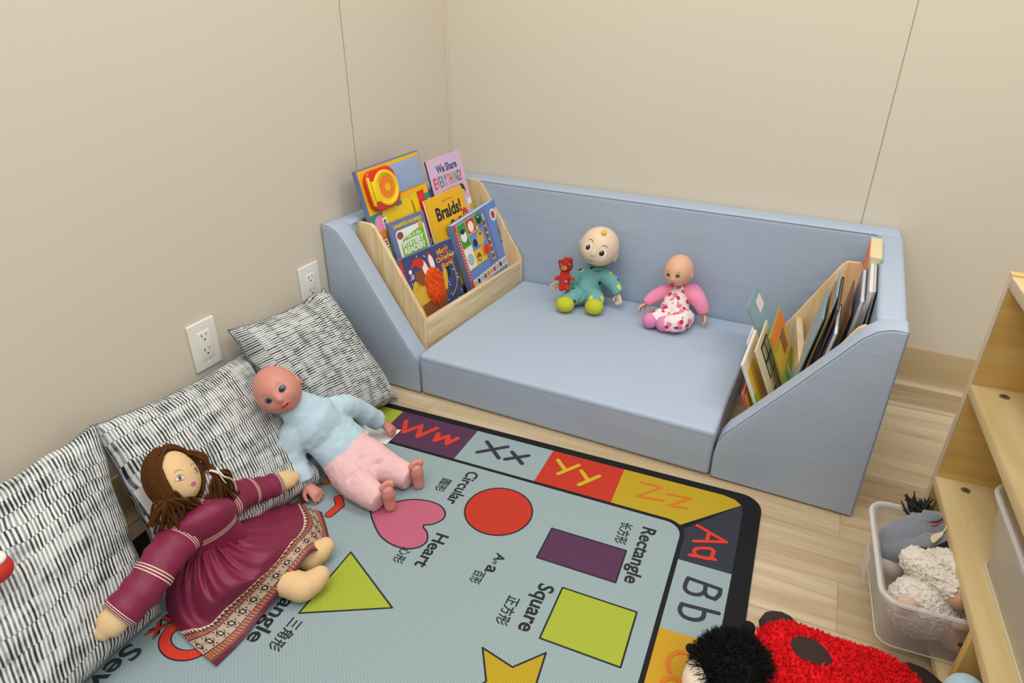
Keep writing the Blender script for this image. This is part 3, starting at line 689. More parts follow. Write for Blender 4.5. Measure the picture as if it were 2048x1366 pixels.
# front row
def art_boris(c, W, H):
    c.rect(.010, 0, W-.001, H-.001, z1, C['navy']); c.rect(.0, 0, .010, H-.0, z1, C['red'])
    r2 = random.Random(4)
    for i in range(70): c.disc(r2.uniform(.02, W-.01), r2.uniform(.05, H-.01), .0022, .0022, z2, C['white'], n=8)
    for i, (tx, xx, yy, ww) in enumerate((('Merry', .66, .034, .22), ('Christmas', .60, .058, .38), ('Boris!', .70, .080, .22))):
        c.text(tx, W*xx, H-yy, .016, z3_, C['amber'], w=W*ww, bold=.02, ang=rad(4), align='l' if i == 0 else 'l') if i != 1 else c.text(tx, W*.62, H-yy, .016, z3_, C['amber'], w=W*.36, bold=.02, ang=rad(4))
    c.disc(.104, H-.060, .014, .034, z2, C['red'], a=.25); c.disc(.104, H-.060, .012, .032, z3_, C['white'], a=.25)
    c.disc(.137, H-.042, .013, .028, z2, C['red'], a=.2); c.disc(.138, H-.046, .011, .025, z3_, C['white'], a=.2)
    c.poly([(q.x, q.y) for q in spline([(.036, H-.045), (.055, H-.020), (.085, H-.018), (.102, H-.036), (.084, H-.052), (.062, H-.036), (.036, H-.045)], 4)], z4, C['red']); blob(c, .034, H-.048, .007, C['white'], z4+.0002)
    o_ = H-.205
    c.poly([(q.x, q.y) for q in spline([(.025, o_+.10), (.045, o_+.125), (.08, o_+.10), (.13, o_+.085), (.17, o_+.095), (.185, o_+.125), (.20, o_+.115), (.19, o_+.07), (.16, o_+.02), (.06, o_+.005), (.04, o_+.05), (.025, o_+.10)], 4)], z2, C['gold'])
    c.poly([(.06, o_+.003), (.16, o_+.003), (.19, o_+.06), (.05, o_+.045)], z3_, C['brown'])
    for cx, cy, r in ((.05, o_+.095, .012), (.085, o_+.06, .014), (.115, o_+.065, .012)): c.stroke([(cx+r*(1-a/9)*cos(a), cy+r*(1-a/9)*sin(a)) for a in [q*.5 for q in range(14)]], .003, z4, C['amber'])
    for k, (a, b) in enumerate((((.17, o_+.165), (.215, o_+.19)), ((.17, o_+.155), (.22, o_+.172)), ((.175, o_+.135), (.225, o_+.150)), ((.175, o_+.125), (.228, o_+.142)))): c.stroke([a, b], .0035, z2, C['red']); blob(c, b[0], b[1], .006, C['red'], z3_)
    c.stroke(spline([(.20, o_+.03), (.235, o_+.06), (.24, o_+.11), (.233, o_+.135)], 5), .003, z3_, C['gold'])
    c.poly([(.05, o_+.10), (.09, o_+.10), (.10, o_+.15), (.055, o_+.15)], z2, C['brown']); blob(c, .04, o_+.14, .008, C['pink'], z3_); c.rect(.20, o_+.09, .215, o_+.125, z2, C['black'])
bo = shelf_book('novelty_book', 'navy Merry Christmas book with a fluffy orange patch at the front of the left rack', (797, 520), (903, 475.5), -.047, .2, .118, .009, C['purpleblue'], art=art_boris)
def tufts(mb, c, r, m, n, ln, wd, seed, zmin=-.2, M=None, comb=(0, 0, 0), droop=0):
    """short tapered fur blades standing on an ellipsoid"""
    q = random.Random(seed); cb = Vector(comb)
    for i in range(n):
        z = q.uniform(zmin, 1); a = q.uniform(0, 2*pi); s_ = math.sqrt(max(0, 1-z*z))
        d = Vector((s_*cos(a), s_*sin(a), z)); p = Vector(c)+Vector((d.x*r[0], d.y*r[1], d.z*r[2]))
        nn = Vector((d.x/r[0], d.y/r[1], d.z/r[2])).normalized()
        dr = (nn + cb + Vector((q.gauss(0, .3), q.gauss(0, .3), q.gauss(0, .3)))).normalized()
        sd = dr.cross(Vector((q.gauss(0, 1), q.gauss(0, 1), q.gauss(0, 1)))).normalized()*wd
        L_ = ln*q.uniform(.6, 1.2); tip = p+dr*L_+Vector((0, 0, -droop*L_)); mid = p+dr*L_*.55
        mb.add([p-sd, p+sd, mid+sd*.7, mid-sd*.7, tip], [(0, 1, 2, 3), (3, 2, 4)], m, M)
    return mb
p = MB(); M_OF = mat('orange_fluff', '#f0641c', .9)
_bm = [c_ for c_ in bo.children if c_.name.startswith('cover')][0].data; _bh2 = max(v.co.y for v in _bm.vertices)
p.ball((.126, _bh2-.112, .0), (.040, .054, .012), M_OF); tufts(p, (.126, _bh2-.114, 0), (.040, .054, .012), M_OF, 900, .013, .0009, 5, 0, comb=(0, -.9, 0)); p.build('fluffy_patch', bo, sharp=0)
def art_paw(c, W, H):
    c.rect(.0, .0, .012, H, z1, C['red'])
    for i in range(16): c.disc(.006, H-.03-.011*i, .0022, .003, z2, C['white'], n=8)
    c.rect(.014, H-.168, W-.155, H-.008, z1, C['yellow'])
    def pan(x0, y0, x1, y1, k): c.rect(x0, y0, x1, y1, z2, C[k])
    x0 = .017; pan(x0, H-.090, x0+.046, H-.010, 'green'); pan(x0+.049, H-.056, x0+.098, H-.010, 'red'); pan(x0+.101, H-.045, x0+.147, H-.010, 'green')
    pan(x0+.049, H-.118, x0+.147, H-.060, 'blue'); pan(x0, H-.165, x0+.046, H-.094, 'white'); pan(x0+.049, H-.165, x0+.092, H-.122, 'yellow'); pan(x0+.095, H-.155, x0+.147, H-.121, 'orange')
    for bx_, by, r, k in ((.022, .052, .017, 'white'), (.073, .036, .016, 'white'), (.125, .030, .013, 'black'), (.105, .09, .022, 'gold'), (.070, .095, .012, 'black'), (.022, .135, .018, 'grey'), (.07, .145, .013, 'brown'), (.122, .138, .015, 'red')): c.disc(x0+bx_, H-by, r, r*1.15, z3_, C[k])
    for bx_, by, r, k in ((.022, .036, .012, 'black'), (.125, .022, .006, 'grey'), (.11, .076, .007, 'brown'), (.07, .15, .006, 'white')): c.disc(x0+bx_, H-by, r, r*.7, z4, C[k])
    c.rect(W-.150, .049, W-.092, H-.006, z1, C['purpleblue']); c.rect(W-.128, .058, W-.108, H-.02, z2, C['grey'])
    c.rect(W-.088, .05, W-.002, H-.006, z1, C['blue'])
    for q in range(6): c.rect(W-.126, .064+.024*q, W-.110, .080+.024*q, z3_, C['brown'])
    c.disc(W-.055, H-.045, .018, .022, z2, C['white']); c.disc(W-.055, H-.045, .011, .014, z3_, C['red']); c.disc(W-.035, H-.115, .016, .024, z2, C['brown']); c.stroke([(W-.05, H-.145), (W-.03, H-.185)], .006, z2, C['black'])
    c.rect(.014, .0, W-.03, .046, z1, C['blue'])
    ks = ['gold', 'black', 'grey', 'brown', 'orange', 'gold', 'red', 'gold', 'black', 'grey', 'pink', 'brown', 'brown']
    for i, k in enumerate(ks): c.rect(.018+.0205*i, .012, .018+.0205*i+.017, .042, z2, C['white']); c.disc(.0265+.0205*i, .027, .0065, .010, z3_, C[k])
    blob(c, W-.022, .025, .016, C['yellow'], z2)
shelf_book('sound_book', 'wide thick picture sound book with coloured panels at the front right of the left rack', (905, 452), (994, 394), -.060, .2, .160, .026, C['blue'], art=art_paw)
# ------------------------------------------------------------------ right hand book rack and its books
RPROF = [(0, .004), (0, .115), (-.004, .128), (-.166, .428), (-.178, .438), (-.208, .438), (-.218, .428), (-.218, .004)]
display_rack('pale wooden display rack of edge on books at the right end of the sofa', (1.242, -.652, 0), rad(7.2), .415, True, RPROF, .115, [(-.080, -.018, .030, .044), (-.150, -.100, .150, .164)])
rack2 = [o for o in COL.objects if o.name.startswith('book_display') and o.type == 'EMPTY'][-1]
MB().box((.080, .017, .03), (.097, .398, .262), M_PINE, .002).build('tier_board', rack2)

def edge_book(name, label, xt, zt, tilt, yn, ln, h, t, cover, pages=None, art=None, bow=0, group='books in the right rack', back_art=None):
    """book whose cover faces -x, near edge at y=yn, top edge at (xt, zt), leaning by tilt degrees (top towards +x)"""
    a = rad(tilt); up = Vector((sin(a), 0, cos(a))); X = Vector((0, -1, 0)); n = X.cross(up)
    o = Vector((xt, yn+ln, zt)) - up*h
    M = frame(o, X, up, n)
    b = book(name, label, M, ln, h, t, cover, pages, None, (lambda c: art(c, ln, h, t)) if art else None, group)
    return b
def back_print(cols):
    def f(c, W, H, t):
        zb = -t-.0004
        for (x0, y0, x1, y1, k) in cols: c.poly([(x0*W, y0*H), (x0*W, y1*H), (x1*W, y1*H), (x1*W, y0*H)], zb - .0002*cols.index((x0, y0, x1, y1, k)), C.get(k) or MATS[k])
    return f
C['cream'] = P_('cream', '#ead9b4'); C['dark'] = P_('charcoal', '#3a3f46'); C['teal_grey'] = P_('grey_blue', '#8fb0b8'); C['magenta'] = P_('magenta', '#c2346b'); C['tan'] = P_('tan', '#b08a58'); C['olive'] = P_('leaf_green', '#a3b13c')
M_PG2 = mat('yellowed_pages', '#d9c9a0', .8, var=(300, .12))
# front row, fanned open to the left
edge_book('activity_book', 'open activity book with a yellow panel, nearest at the front of the right rack', 1.181, .277, -25, -.625, .205, .150, .006, C['white'], art=back_print([(.42, .05, .97, .97, 'cream'), (.50, .12, .92, .80, 'gold'), (.1, .04, .42, .97, 'cream'), (.86, .1, .97, .4, 'lime')]))
edge_book('activity_book', 'book page with a black line maze at the front of the right rack', 1.203, .300, -25, -.585, .190, .19, .004, C['cream'], art=back_print([(.03, .03, .97, .97, 'cream'), (.25, .45, .75, .92, 'black'), (.29, .47, .48, .66, 'cream'), (.52, .47, .71, .66, 'cream'), (.29, .70, .48, .89, 'cream'), (.52, .70, .71, .89, 'cream'), (.6, .1, .9, .3, 'brown'), (.2, .1, .4, .26, 'orange')]))
edge_book('picture_book', 'orange, yellow and green picture book leaning at the front of the right rack', 1.226, .318, -24, -.535, .200, .21, .004, C['olive'], art=back_print([(.0, .0, 1, .45, 'olive'), (0, .45, 1, .75, 'gold'), (0, .75, .5, 1, 'orange'), (.45, .8, 1, 1, 'orange'), (.2, .55, .5, .8, 'brown'), (.62, .05, .70, .4, 'lime'), (.5, .05, .56, .4, 'white')]))
edge_book('picture_book', 'pale blue picture book sticking out furthest back in the right rack front row', 1.146, .316, -30, -.375, .175, .19, .005, C['teal_grey'], art=back_print([(.04, .04, .96, .96, 'teal_grey'), (.35, .3, .8, .6, 'sky'), (.1, .7, .5, .9, 'white')]))
edge_book('picture_book', 'white book with an orange stripe behind the open activity book', 1.172, .262, -28, -.475, .20, .15, .004, C['white'], art=back_print([(.04, .04, .96, .96, 'white'), (.3, .2, .8, .7, 'orange'), (.1, .8, .6, .92, 'magenta')]))
edge_book('picture_book', 'thin crimson edged book at the bottom left of the right rack', 1.196, .205, -22, -.640, .15, .085, .006, C['magenta'], C['gold'], art=back_print([(.04, .1, .96, .9, 'gold')]))
# middle row
edge_book('magazine', 'dark magazine leaning just right of the pale tier board', 1.333, .425, 9, -.600, .20, .25, .004, C['teal_grey'])
edge_book('magazine', 'thin tan backed book between two dark magazines in the right rack', 1.345, .440, 8, -.590, .20, .26, .004, C['tan'], C['gold'])
edge_book('magazine', 'dark brown magazine in the middle row of the right rack', 1.357, .448, 7, -.585, .21, .26, .007, C['dark'], C['brown'])
edge_book('magazine', 'tall slim grey magazine, highest of the middle row in the right rack', 1.351, .468, 5, -.560, .18, .17, .0035, C['teal_grey'], C['grey'])
edge_book('paperback', 'blue covered paperback with pale pages near the sloping end of the sofa', 1.362, .408, 8, -.625, .17, .22, .010, C['navy'], M_PAGES)
# back row
edge_book('paperback', 'paperback with grey pages bound in purple, back row of the right rack', 1.401, .462, 5, -.545, .22, .24, .010, C['purpleblue'], M_PAGES)
edge_book('paperback', 'thick white paged paperback in the back row of the right rack', 1.414, .480, 3, -.525, .22, .26, .011, C['grey'], M_PAGES)
edge_book('hardback', 'dark hardback standing against the blue end of the right rack', 1.4235, .478, 0, -.515, .22, .26, .0075, C['dark'], M_PAGES)
edge_book('picture_book', 'thin picture book with a white spine in the back row of the right rack', 1.386, .430, 6, -.56, .22, .22, .004, C['brown'], M_PAGES)
# clear sleeve with a thick book standing at the very back
tb = thing('paperback', 'thick yellowed paperback standing tallest at the back right corner of the right rack', 'book'); tb['group'] = 'books in the right rack'
tb.matrix_world = frame(Vector((1.402, -.165, .30)), Vector((0, -1, 0)), Vector((.03, 0, 1)).normalized(), Vector((-1, 0, .03)).normalized())
b = MB(); b.box((0, 0, -.0012), (.165, .195, 0), C['orange'], .0004, 1); b.box((0, 0, -.030), (.165, .195, -.0288), C['grey'], .0004, 1); b.box((-.001, 0, -.030), (.001, .195, 0), C['grey'], .0004, 1); b.build('cover', tb)
b = MB(); b.box((.001, .002, -.0288), (.162, .193, -.0012), M_PG2, 0)
b.build('pages', tb)
def clear_mat(name, col, alpha, rough=.15):
    m = bpy.data.materials.new(name); m.use_nodes = True; MATS[name] = m; nt = m.node_tree; N = nt.nodes.new; Lk = nt.links.new
    b = nt.nodes['Principled BSDF']; b.inputs['Base Color'].default_value = (*lin(col), 1); b.inputs['Roughness'].default_value = rough; b.inputs['Specular IOR Level'].default_value = .6
    tr = N('ShaderNodeBsdfTransparent'); tr.inputs[0].default_value = (.97, .97, .97, 1)
    fr = N('ShaderNodeLayerWeight'); fr.inputs['Blend'].default_value = .35
    mr = N('ShaderNodeMapRange'); mr.inputs['To Min'].default_value = alpha; mr.inputs['To Max'].default_value = min(1, alpha+.45); Lk(fr.outputs['Facing'], mr.inputs['Value'])
    mx = N('ShaderNodeMixShader'); Lk(mr.outputs[0], mx.inputs[0]); Lk(tr.outputs[0], mx.inputs[1]); Lk(b.outputs[0], mx.inputs[2])
    Lk(mx.outputs[0], nt.nodes['Material Output'].inputs[0]); return m
M_SLEEVE = clear_mat('clear_sleeve', '#d8cfc4', .16)
M_RIM = clear_mat('frosted_bin_rim', '#eeeeec', .34, .25)
M_BIN = clear_mat('frosted_bin', '#e4e4e2', .07, .25)
sl = MB(); sl.box((-.004, -.25, -.003), (.30, .14, .0), M_SLEEVE, .001)
so = sl.build('plastic_sleeve'); so.matrix_world = frame(Vector((1.388, -.27, .315)), Vector((0, -1, 0)), Vector((.16, 0, 1)).normalized(), Vector((-1, 0, .16)).normalized())
tag(so, 'clear plastic sleeve leaning in front of the yellowed paperback in the right rack', 'sleeve')

# ------------------------------------------------------------------ birch shelf unit
ua = math.atan2(.036, .385)
UL = Vector((sin(ua), -cos(ua), 0)); UD = Vector((cos(ua), sin(ua), 0)); UO = Vector((1.606, -.785, 0))
unit = thing('storage_shelf', 'birch plywood shelf unit at the right edge holding clear plastic bins', 'shelf'); unit.matrix_world = frame(UO, UD, UL, UD.cross(UL))
# local: x = depth into the unit, y = along the length, z flipped sign because x×y points down
sg = 1 if UD.cross(UL).z > 0 else -1
def ub(b, lo, hi, m, bev=.0015):
    z0, z1 = sorted((sg*lo[2], sg*hi[2])); return b.box((lo[0], lo[1], z0), (hi[0], hi[1], z1), m, bev)
UW, UDP = 1.0, .34
for y0, nm in ((-.018, 'side_panel'), (UW, 'side_panel')):
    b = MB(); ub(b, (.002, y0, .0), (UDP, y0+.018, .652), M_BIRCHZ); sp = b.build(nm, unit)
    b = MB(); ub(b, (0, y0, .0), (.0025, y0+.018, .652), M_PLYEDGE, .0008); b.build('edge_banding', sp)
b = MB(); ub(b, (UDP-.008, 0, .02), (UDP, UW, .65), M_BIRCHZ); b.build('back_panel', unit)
for zt, nm in ((.04, 'bottom_board'), (.21, 'shelf_board'), (.43, 'shelf_board'), (.648, 'top_board')):
    b = MB(); ub(b, (.0015, .0, zt-.020), (UDP-.009, UW, zt), M_BIRCH); sb = b.build(nm, unit)
    b = MB(); ub(b, (-.0005, .0, zt-.020), (.002, UW, zt), M_PLYEDGE if zt > .6 else M_BIRCH, .0008); b.build('edge_banding', sb)
    if zt in (.21, .43):
        p = MB(); c0 = Vector((.048, .030, sg*(zt+.0003)))
        p.tube([c0, c0+Vector((0, 0, sg*.0010))], .0085, M_STEEL, 20, cap=False)
        p.add([c0+Vector((.0085*cos(2*pi*i/20), .0085*sin(2*pi*i/20), sg*.0010)) for i in range(20)], [tuple(range(20))], M_STEEL)
        p.add([c0+Vector((.0042*cos(2*pi*i/12), .0042*sin(2*pi*i/12), sg*.0012)) for i in range(12)], [tuple(range(12))], M_SLOT); p.build('cam_bolt', sb)
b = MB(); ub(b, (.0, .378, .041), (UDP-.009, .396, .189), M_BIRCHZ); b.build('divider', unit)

def clear_bin(label, d0, d1, l0, l1, zb, h, taper, handle, group):
    t = thing('clear_plastic_bin', label, 'bin'); t.matrix_world = frame(UO, UD, -UL, Vector((0, 0, 1))); t['group'] = group
    b = MB(); rings = []; n = 6
    def ring(dx, z, r): return [(x, -y, z) for x, y in rrect(d0+dx, l0+dx, d1-dx, l1-dx, r, n)]
    prof = [(taper+.012, zb+.001, .02), (taper+.004, zb+.003, .024), (taper, zb+.012, .026), (.003, zb+h-.016, .03), (-.003, zb+h-.014, .033), (-.004, zb+h-.002, .034), (-.001, zb+h, .032), (.004, zb+h-.002, .028), (.005, zb+h-.016, .027), (taper+.003, zb+.013, .023), (taper+.013, zb+.0045, .018)]
    vs = []; fs = []
    for p in prof: vs += ring(*p)
    m = len(ring(*prof[0]))
    for j in range(len(prof)-1):
        for i in range(m): fs.append((j*m+i, j*m+(i+1) % m, (j+1)*m+(i+1) % m, (j+1)*m+i))
    fs.append(tuple(range(m))[::-1]); fs.append(tuple((len(prof)-1)*m+i for i in range(m)))
    b.add(vs, fs, M_BIN); b.build('bin_body', t, sharp=50)
    b = MB()
    lm = (l0+l1)/2
    rp = [Vector((x, -y, zb+h-.001)) for x, y in rrect(d0-.004, l0-.004, d1+.004, l1+.004, .034, 6)]; MB().tube(rp+[rp[0]], .0042, M_RIM, 8, cap=False).build('rim', t)
    rp = [Vector((x, -y, zb+.003)) for x, y in rrect(d0+taper, l0+taper, d1-taper, l1-taper, .026, 6)]; MB().tube(rp+[rp[0]], .0016, M_RIM, 6, cap=False).build('base_edge', t)
    for q in (-1, 1): b.box((d0-.003, -lm+q*.05-.0012, zb+h-.022), (d0+.002, -lm+q*.05+.0012, zb+h-.002), M_BIN, 0)
    if not handle: b = MB(); b.box((d0-.004, -lm-.03, zb+h-.016), (d0-.001, -lm+.03, zb+h-.004), M_BIN, .0008); b.build('handle', t); return t
    b.box((d0-.012, -lm-.022, zb+h-.075), (d0-.0098, -lm+.022, zb+h-.018), M_BIN, .0008)
    for q in (-1, 1): b.box((d0-.011, -lm+q*.022-.001, zb+h-.075), (d0+taper*.5, -lm+q*.022+.001, zb+h-.018), M_BIN, 0)
    b.build('handle', t)
    return t
clear_bin('clear plastic bin of soft toys pulled out from the bottom of the shelf unit', -.112, .205, .072, .335, .0415, .124, .016, True, 'clear plastic bins in the shelf unit')
clear_bin('clear plastic bin standing on the lower shelf of the birch unit', .022, .31, .205, .60, .2115, .146, .018, False, 'clear plastic bins in the shelf unit')

def UP(d, l, z): return UO + UD*d + UL*l + Vector((0, 0, z))
# ------------------------------------------------------------------ soft toys in the bins
def fuzz(name, col, scale, strength, rough=.95, dist=.006):
    m = mat(name, col, rough, bump=(scale, strength), var=(scale*.6, .10), spec=.1, sheen=.5)
    for nd in m.node_tree.nodes:
        if nd.type == 'BUMP': nd.inputs['Distance'].default_value = dist
    return m
M_LAMB = fuzz('lamb_fleece', '#e6ddd0', 160, .9); M_LAMBSKIN = fuzz('lamb_velour', '#c79a7c', 300, .2, dist=.001)
M_DONK = fuzz('donkey_plush', '#7d828b', 220, .3, dist=.001); M_DONKD = mat('black_yarn', '#262628', .9); M_DONKW = fuzz('donkey_muzzle', '#b8afa6', 220, .3, dist=.001)
def soft_mesh(mb, voxel, m, name, parent, smooth=8, rough=0, seed=0, rscale=60):
    vs, fs = blend(mb, voxel, smooth)
    if rough: 
        vs = [Vector(v) + Vector((noise.noise(Vector(v)*rscale+Vector((seed, 0, 0))), noise.noise(Vector(v)*rscale+Vector((0, seed+3, 0))), noise.noise(Vector(v)*rscale+Vector((0, 0, seed+7)))))*rough for v in vs]
    return MB().add(vs, fs, m).build(name, parent, sharp=0)
t = thing('plush_donkey', 'grey plush donkey lying in the clear bin on the floor', 'soft toy', tuple(UP(.02, .12, .10)))
Q = lambda d, l, z: UP(d, l, z) - Vector(t.location)
p = MB(); p.tube([Q(-.072, .140, .140), Q(-.03, .128, .158), Q(.01, .116, .152), Q(.09, .105, .140)], [.032, .040, .038, .034], M_DONK, 16)
p.tube([Q(-.075, .158, .125), Q(-.045, .172, .145), Q(-.02, .18, .15)], [.026, .026, .016], M_DONK, 14)
soft_mesh(p, .0045, M_DONK, 'body', t)
p = MB(); p.tube([Q(-.050, .176, .168), Q(-.028, .172, .182), Q(-.004, .164, .190)], [.010, .019, .010], M_DONK, 12, flat=.35); p.build('ear', t, sharp=0)
p = MB(); p.tube([Q(-.040, .135, .192), Q(-.024, .122, .200), Q(-.006, .108, .196)], [.006, .016, .010], M_DONK, 12, flat=.35)
p.tube([Q(-.034, .146, .188), Q(-.016, .138, .194), Q(-.002, .122, .190)], .0025, mat('ear_lining_pink', '#b4566e', .9), 8); p.build('ear', t, sharp=0)
p = MB(); p.ball(Q(-.07, .172, .10), (.026, .024, .024), M_DONKW); p.build('muzzle', t, sharp=0)
p = MB(); q = random.Random(3)
for i in range(60):
    a = Q(q.uniform(-.050, -.008), q.uniform(.066, .088), q.uniform(.160, .186)); p.tube([a, a+Vector((q.uniform(-.02, .01), q.uniform(-.004, .022), q.uniform(.0, .016)))], [.0028, .0012], M_DONKD, 5)
p.build('mane', t, sharp=0)
t = thing('plush_lamb', 'white fleecy plush lamb with tan face filling the clear bin on the floor', 'soft toy', tuple(UP(0, .22, .10)))
Q = lambda d, l, z: UP(d, l, z) - Vector(t.location)
p = MB(); p.ball(Q(.008, .226, .140), (.070, .060, .060), M_LAMB); p.ball(Q(.078, .210, .150), (.05, .056, .036), M_LAMB); p.ball(Q(-.032, .270, .108), (.058, .050, .060), M_LAMB); p.ball(Q(.02, .26, .09), (.05, .05, .04), M_LAMB)
p.tube([Q(-.055, .225, .172), Q(-.028, .256, .178), Q(-.004, .278, .172)], [.026, .026, .023], M_LAMB, 14)
soft_mesh(p, .0022, M_LAMB, 'body', t, 3, .0042, 2, 190)
p = MB(); p.ball(Q(.026, .300, .095), (.034, .026, .034), M_LAMBSKIN); p.build('face', t, sharp=0)
p = MB(); p.ball(Q(.022, .3255, .100), (.005, .004, .005), C['black']); p.build('eye', t, sharp=0)
p = MB(); p.tube([Q(.010, .318, .135), Q(.034, .318, .148), Q(.056, .308, .142)], [.012, .019, .010], M_LAMBSKIN, 12, flat=.45); p.build('ear', t, sharp=0)
p = MB(); p.ball(Q(.006, .290, .168), (.019, .018, .018), M_LAMBSKIN); p.build('hoof', t, sharp=0)
p = MB(); p.ball(Q(-.068, .306, .140), (.018, .012, .013), mat('lamb_inner_ear', '#d8b3a0', .9)); p.build('ear', t, sharp=0)
p = MB(); p.tube(spline([Q(-.03, .200, .200), Q(-.022, .178, .196), Q(-.010, .164, .198), Q(-.002, .152, .206)], 4), [.001+.006*sin(pi*min(1, i/9)) for i in range(13)], mat('lamb_ribbon', '#d9cbb4', .8), 8, flat=.2); p.build('ribbon', t, sharp=0)
t = thing('stuffed_toy', 'pale blue soft toy just showing in the lowest compartment beside the divider', 'soft toy', tuple(at(1936, 1382, x=1.645)))
MB().ball((0, 0, -.012), (.030, .034, .030), fuzz('pale_blue_plush', '#a9c8d8', 250, .3, dist=.001)).build('head', t, sharp=0)
MB().ball((.03, -.02, -.045), (.045, .045, .04), MATS['pale_blue_plush']).build('body', t, sharp=0)
for nm, lab, d, l, z, r, k in (('plush_bear', 'pale cream soft toy seen through the clear bin on the lower shelf', .14, .40, .27, (.07, .09, .055), '#d9cdbb'), ('plush_rabbit', 'blue and tan soft toy at the near end of the shelf bin', .12, .53, .262, (.055, .045, .045), '#8ea6c6')):
    t = thing(nm, lab, 'soft toy', tuple(UP(d, l, z)))
    p = MB(); p.ball((0, 0, 0), r, M_LAMB); p.ball((-.045, -.02, .012), (.032, .03, .028), M_LAMB); p.tube([(-.02, .04, 0), (-.06, .05, -.02)], .018, M_LAMB, 10)
    soft_mesh(p, .006, fuzz(nm+'_plush', k, 220, .4, dist=.002), 'body', t)
    MB().ball((-.055, .055, -.022), .016, M_LAMBSKIN).build('paw', t, sharp=0)

# ------------------------------------------------------------------ ladybird cushion pet
M_RED = mat('red_plush', '#e01c22', .9, bump=(120, .5), var=(60, .22), spec=.15); M_BLK = mat('black_plush', '#171616', .9, spec=.2); M_SPOT = mat('dark_felt', '#33221f', .95, bump=(300, .3)); M_CREAM = fuzz('cream_plush', '#e8d6c0', 200, .3, dist=.001)
lb = thing('ladybird_cushion', 'red fluffy ladybird soft toy with black head and dark spots at the bottom edge', 'soft toy', (1.475, -1.300, 0))
def body_r(u): return 1
p = MB(); p.ball((0, 0, .058), (.143, .135, .052), M_RED, nu=48, nv=28, fn=lambda d: (abs(d.x)**3.2+abs(d.y)**3.2+abs(d.z)**2.4)**(-1/3.0) if d.length else 1)
bx = p.v[:]
for i, v in enumerate(p.v):
    v = Vector(v); p.v[i] = tuple(v + Vector((0, 0, .012*noise.noise(v*14)-.016*math.exp(-((v.y+.02+.25*v.x)/.018)**2))))
def on_body_0(x, y):  # height of the red body at x,y
    b_ = max(0, 1-(abs(x)/.150)**3-(abs(y)/.135)**3); return .058+.052*b_**.42
def on_body(x, y):
    z0 = on_body_0(x, y); v = Vector((x, y, z0)); return z0 + .012*noise.noise(v*14)-.016*math.exp(-((y+.02+.25*x)/.018)**2)
q = random.Random(21)
for i in range(9000):
    x, y = q.uniform(-.152, .152), q.uniform(-.137, .137)
    kk = (abs(x)/.150)**3+(abs(y)/.135)**3
    if kk > .99: continue
    if ((x+.045)/.036)**2+((y-.062)/.026)**2 < 1 or ((x-.09)/.03)**2+((y-.03)/.022)**2 < 1: continue
    P0 = Vector((x, y, on_body(x, y)-.001)); n = Vector((x*kk*5, y*kk*5, .6)).normalized()
    d = (n*.6 + Vector((q.gauss(0, .45), q.gauss(0, .45), q.gauss(0, .25)))).normalized(); s_ = d.cross(Vector((q.gauss(0, 1), q.gauss(0, 1), q.gauss(0, 1)))).normalized()*.0015; L_ = .010*q.uniform(.6, 1.2)
    p.add([P0-s_, P0+s_, P0+d*L_*.6+s_, P0+d*L_*.6-s_, P0+d*L_], [(0, 1, 2, 3), (3, 2, 4)], M_RED)
p.build('body', lb, sharp=0)
for sx, sy, rx, ry, a in ((-.045, .062, .034, .024, -.35), (.09, .03, .028, .020, -.4)):
    s_ = MB(); vs = []; n = 28
    for rr in (0, .5, 1):
        for i in range(n):
            th = 2*pi*i/n; x = sx+rr*(rx*cos(th)*cos(a)-ry*sin(th)*sin(a)); y = sy+rr*(rx*cos(th)*sin(a)+ry*sin(th)*cos(a)); vs.append((x, y, on_body(x, y)+.004-.003*(rr == 1)))
    fs = [(j*n+i, j*n+(i+1) % n, (j+1)*n+(i+1) % n, (j+1)*n+i) for j in range(2) for i in range(n)]
    s_.add(vs, fs, M_SPOT); s_.build('spot', lb, sharp=0)
for c_, pts in (((-.10, .13), [(-.090, .115, .03), (-.108, .150, .034), (-.088, .165, .030), (-.065, .135, .028)]), ((.13, .13), [(.09, .11, .035), (.125, .148, .036), (.158, .138, .03)])):
    f_ = MB(); f_.tube(spline(pts, 4), .024, M_SPOT, 14, flat=.8); f_.build('foot', lb, sharp=0)
hp = MB(); hc = (-.158, -.010, .070); hr = (.062, .062, .058); hp.ball(hc, hr, M_BLK, nu=32, nv=20); tufts(hp, hc, hr, M_BLK, 5200, .015, .0010, 8, -.5); hp.build('head', lb, sharp=0)
f_ = MB(); f_.ball((-.196, -.036, .054), (.036, .046, .040), M_CREAM); fo = f_.build('face', lb, sharp=0)
f_ = MB(); f_.tube([(-.216, .002, .065), (-.232, .006, .068)], [.007, .008], M_BLK, 12); f_.build('antenna', lb, sharp=0)
f_ = MB(); f_.tube([(-.150, .045, .108), (-.148, .050, .118)], [.010, .012], M_BLK, 12); f_.build('antenna', lb, sharp=0)
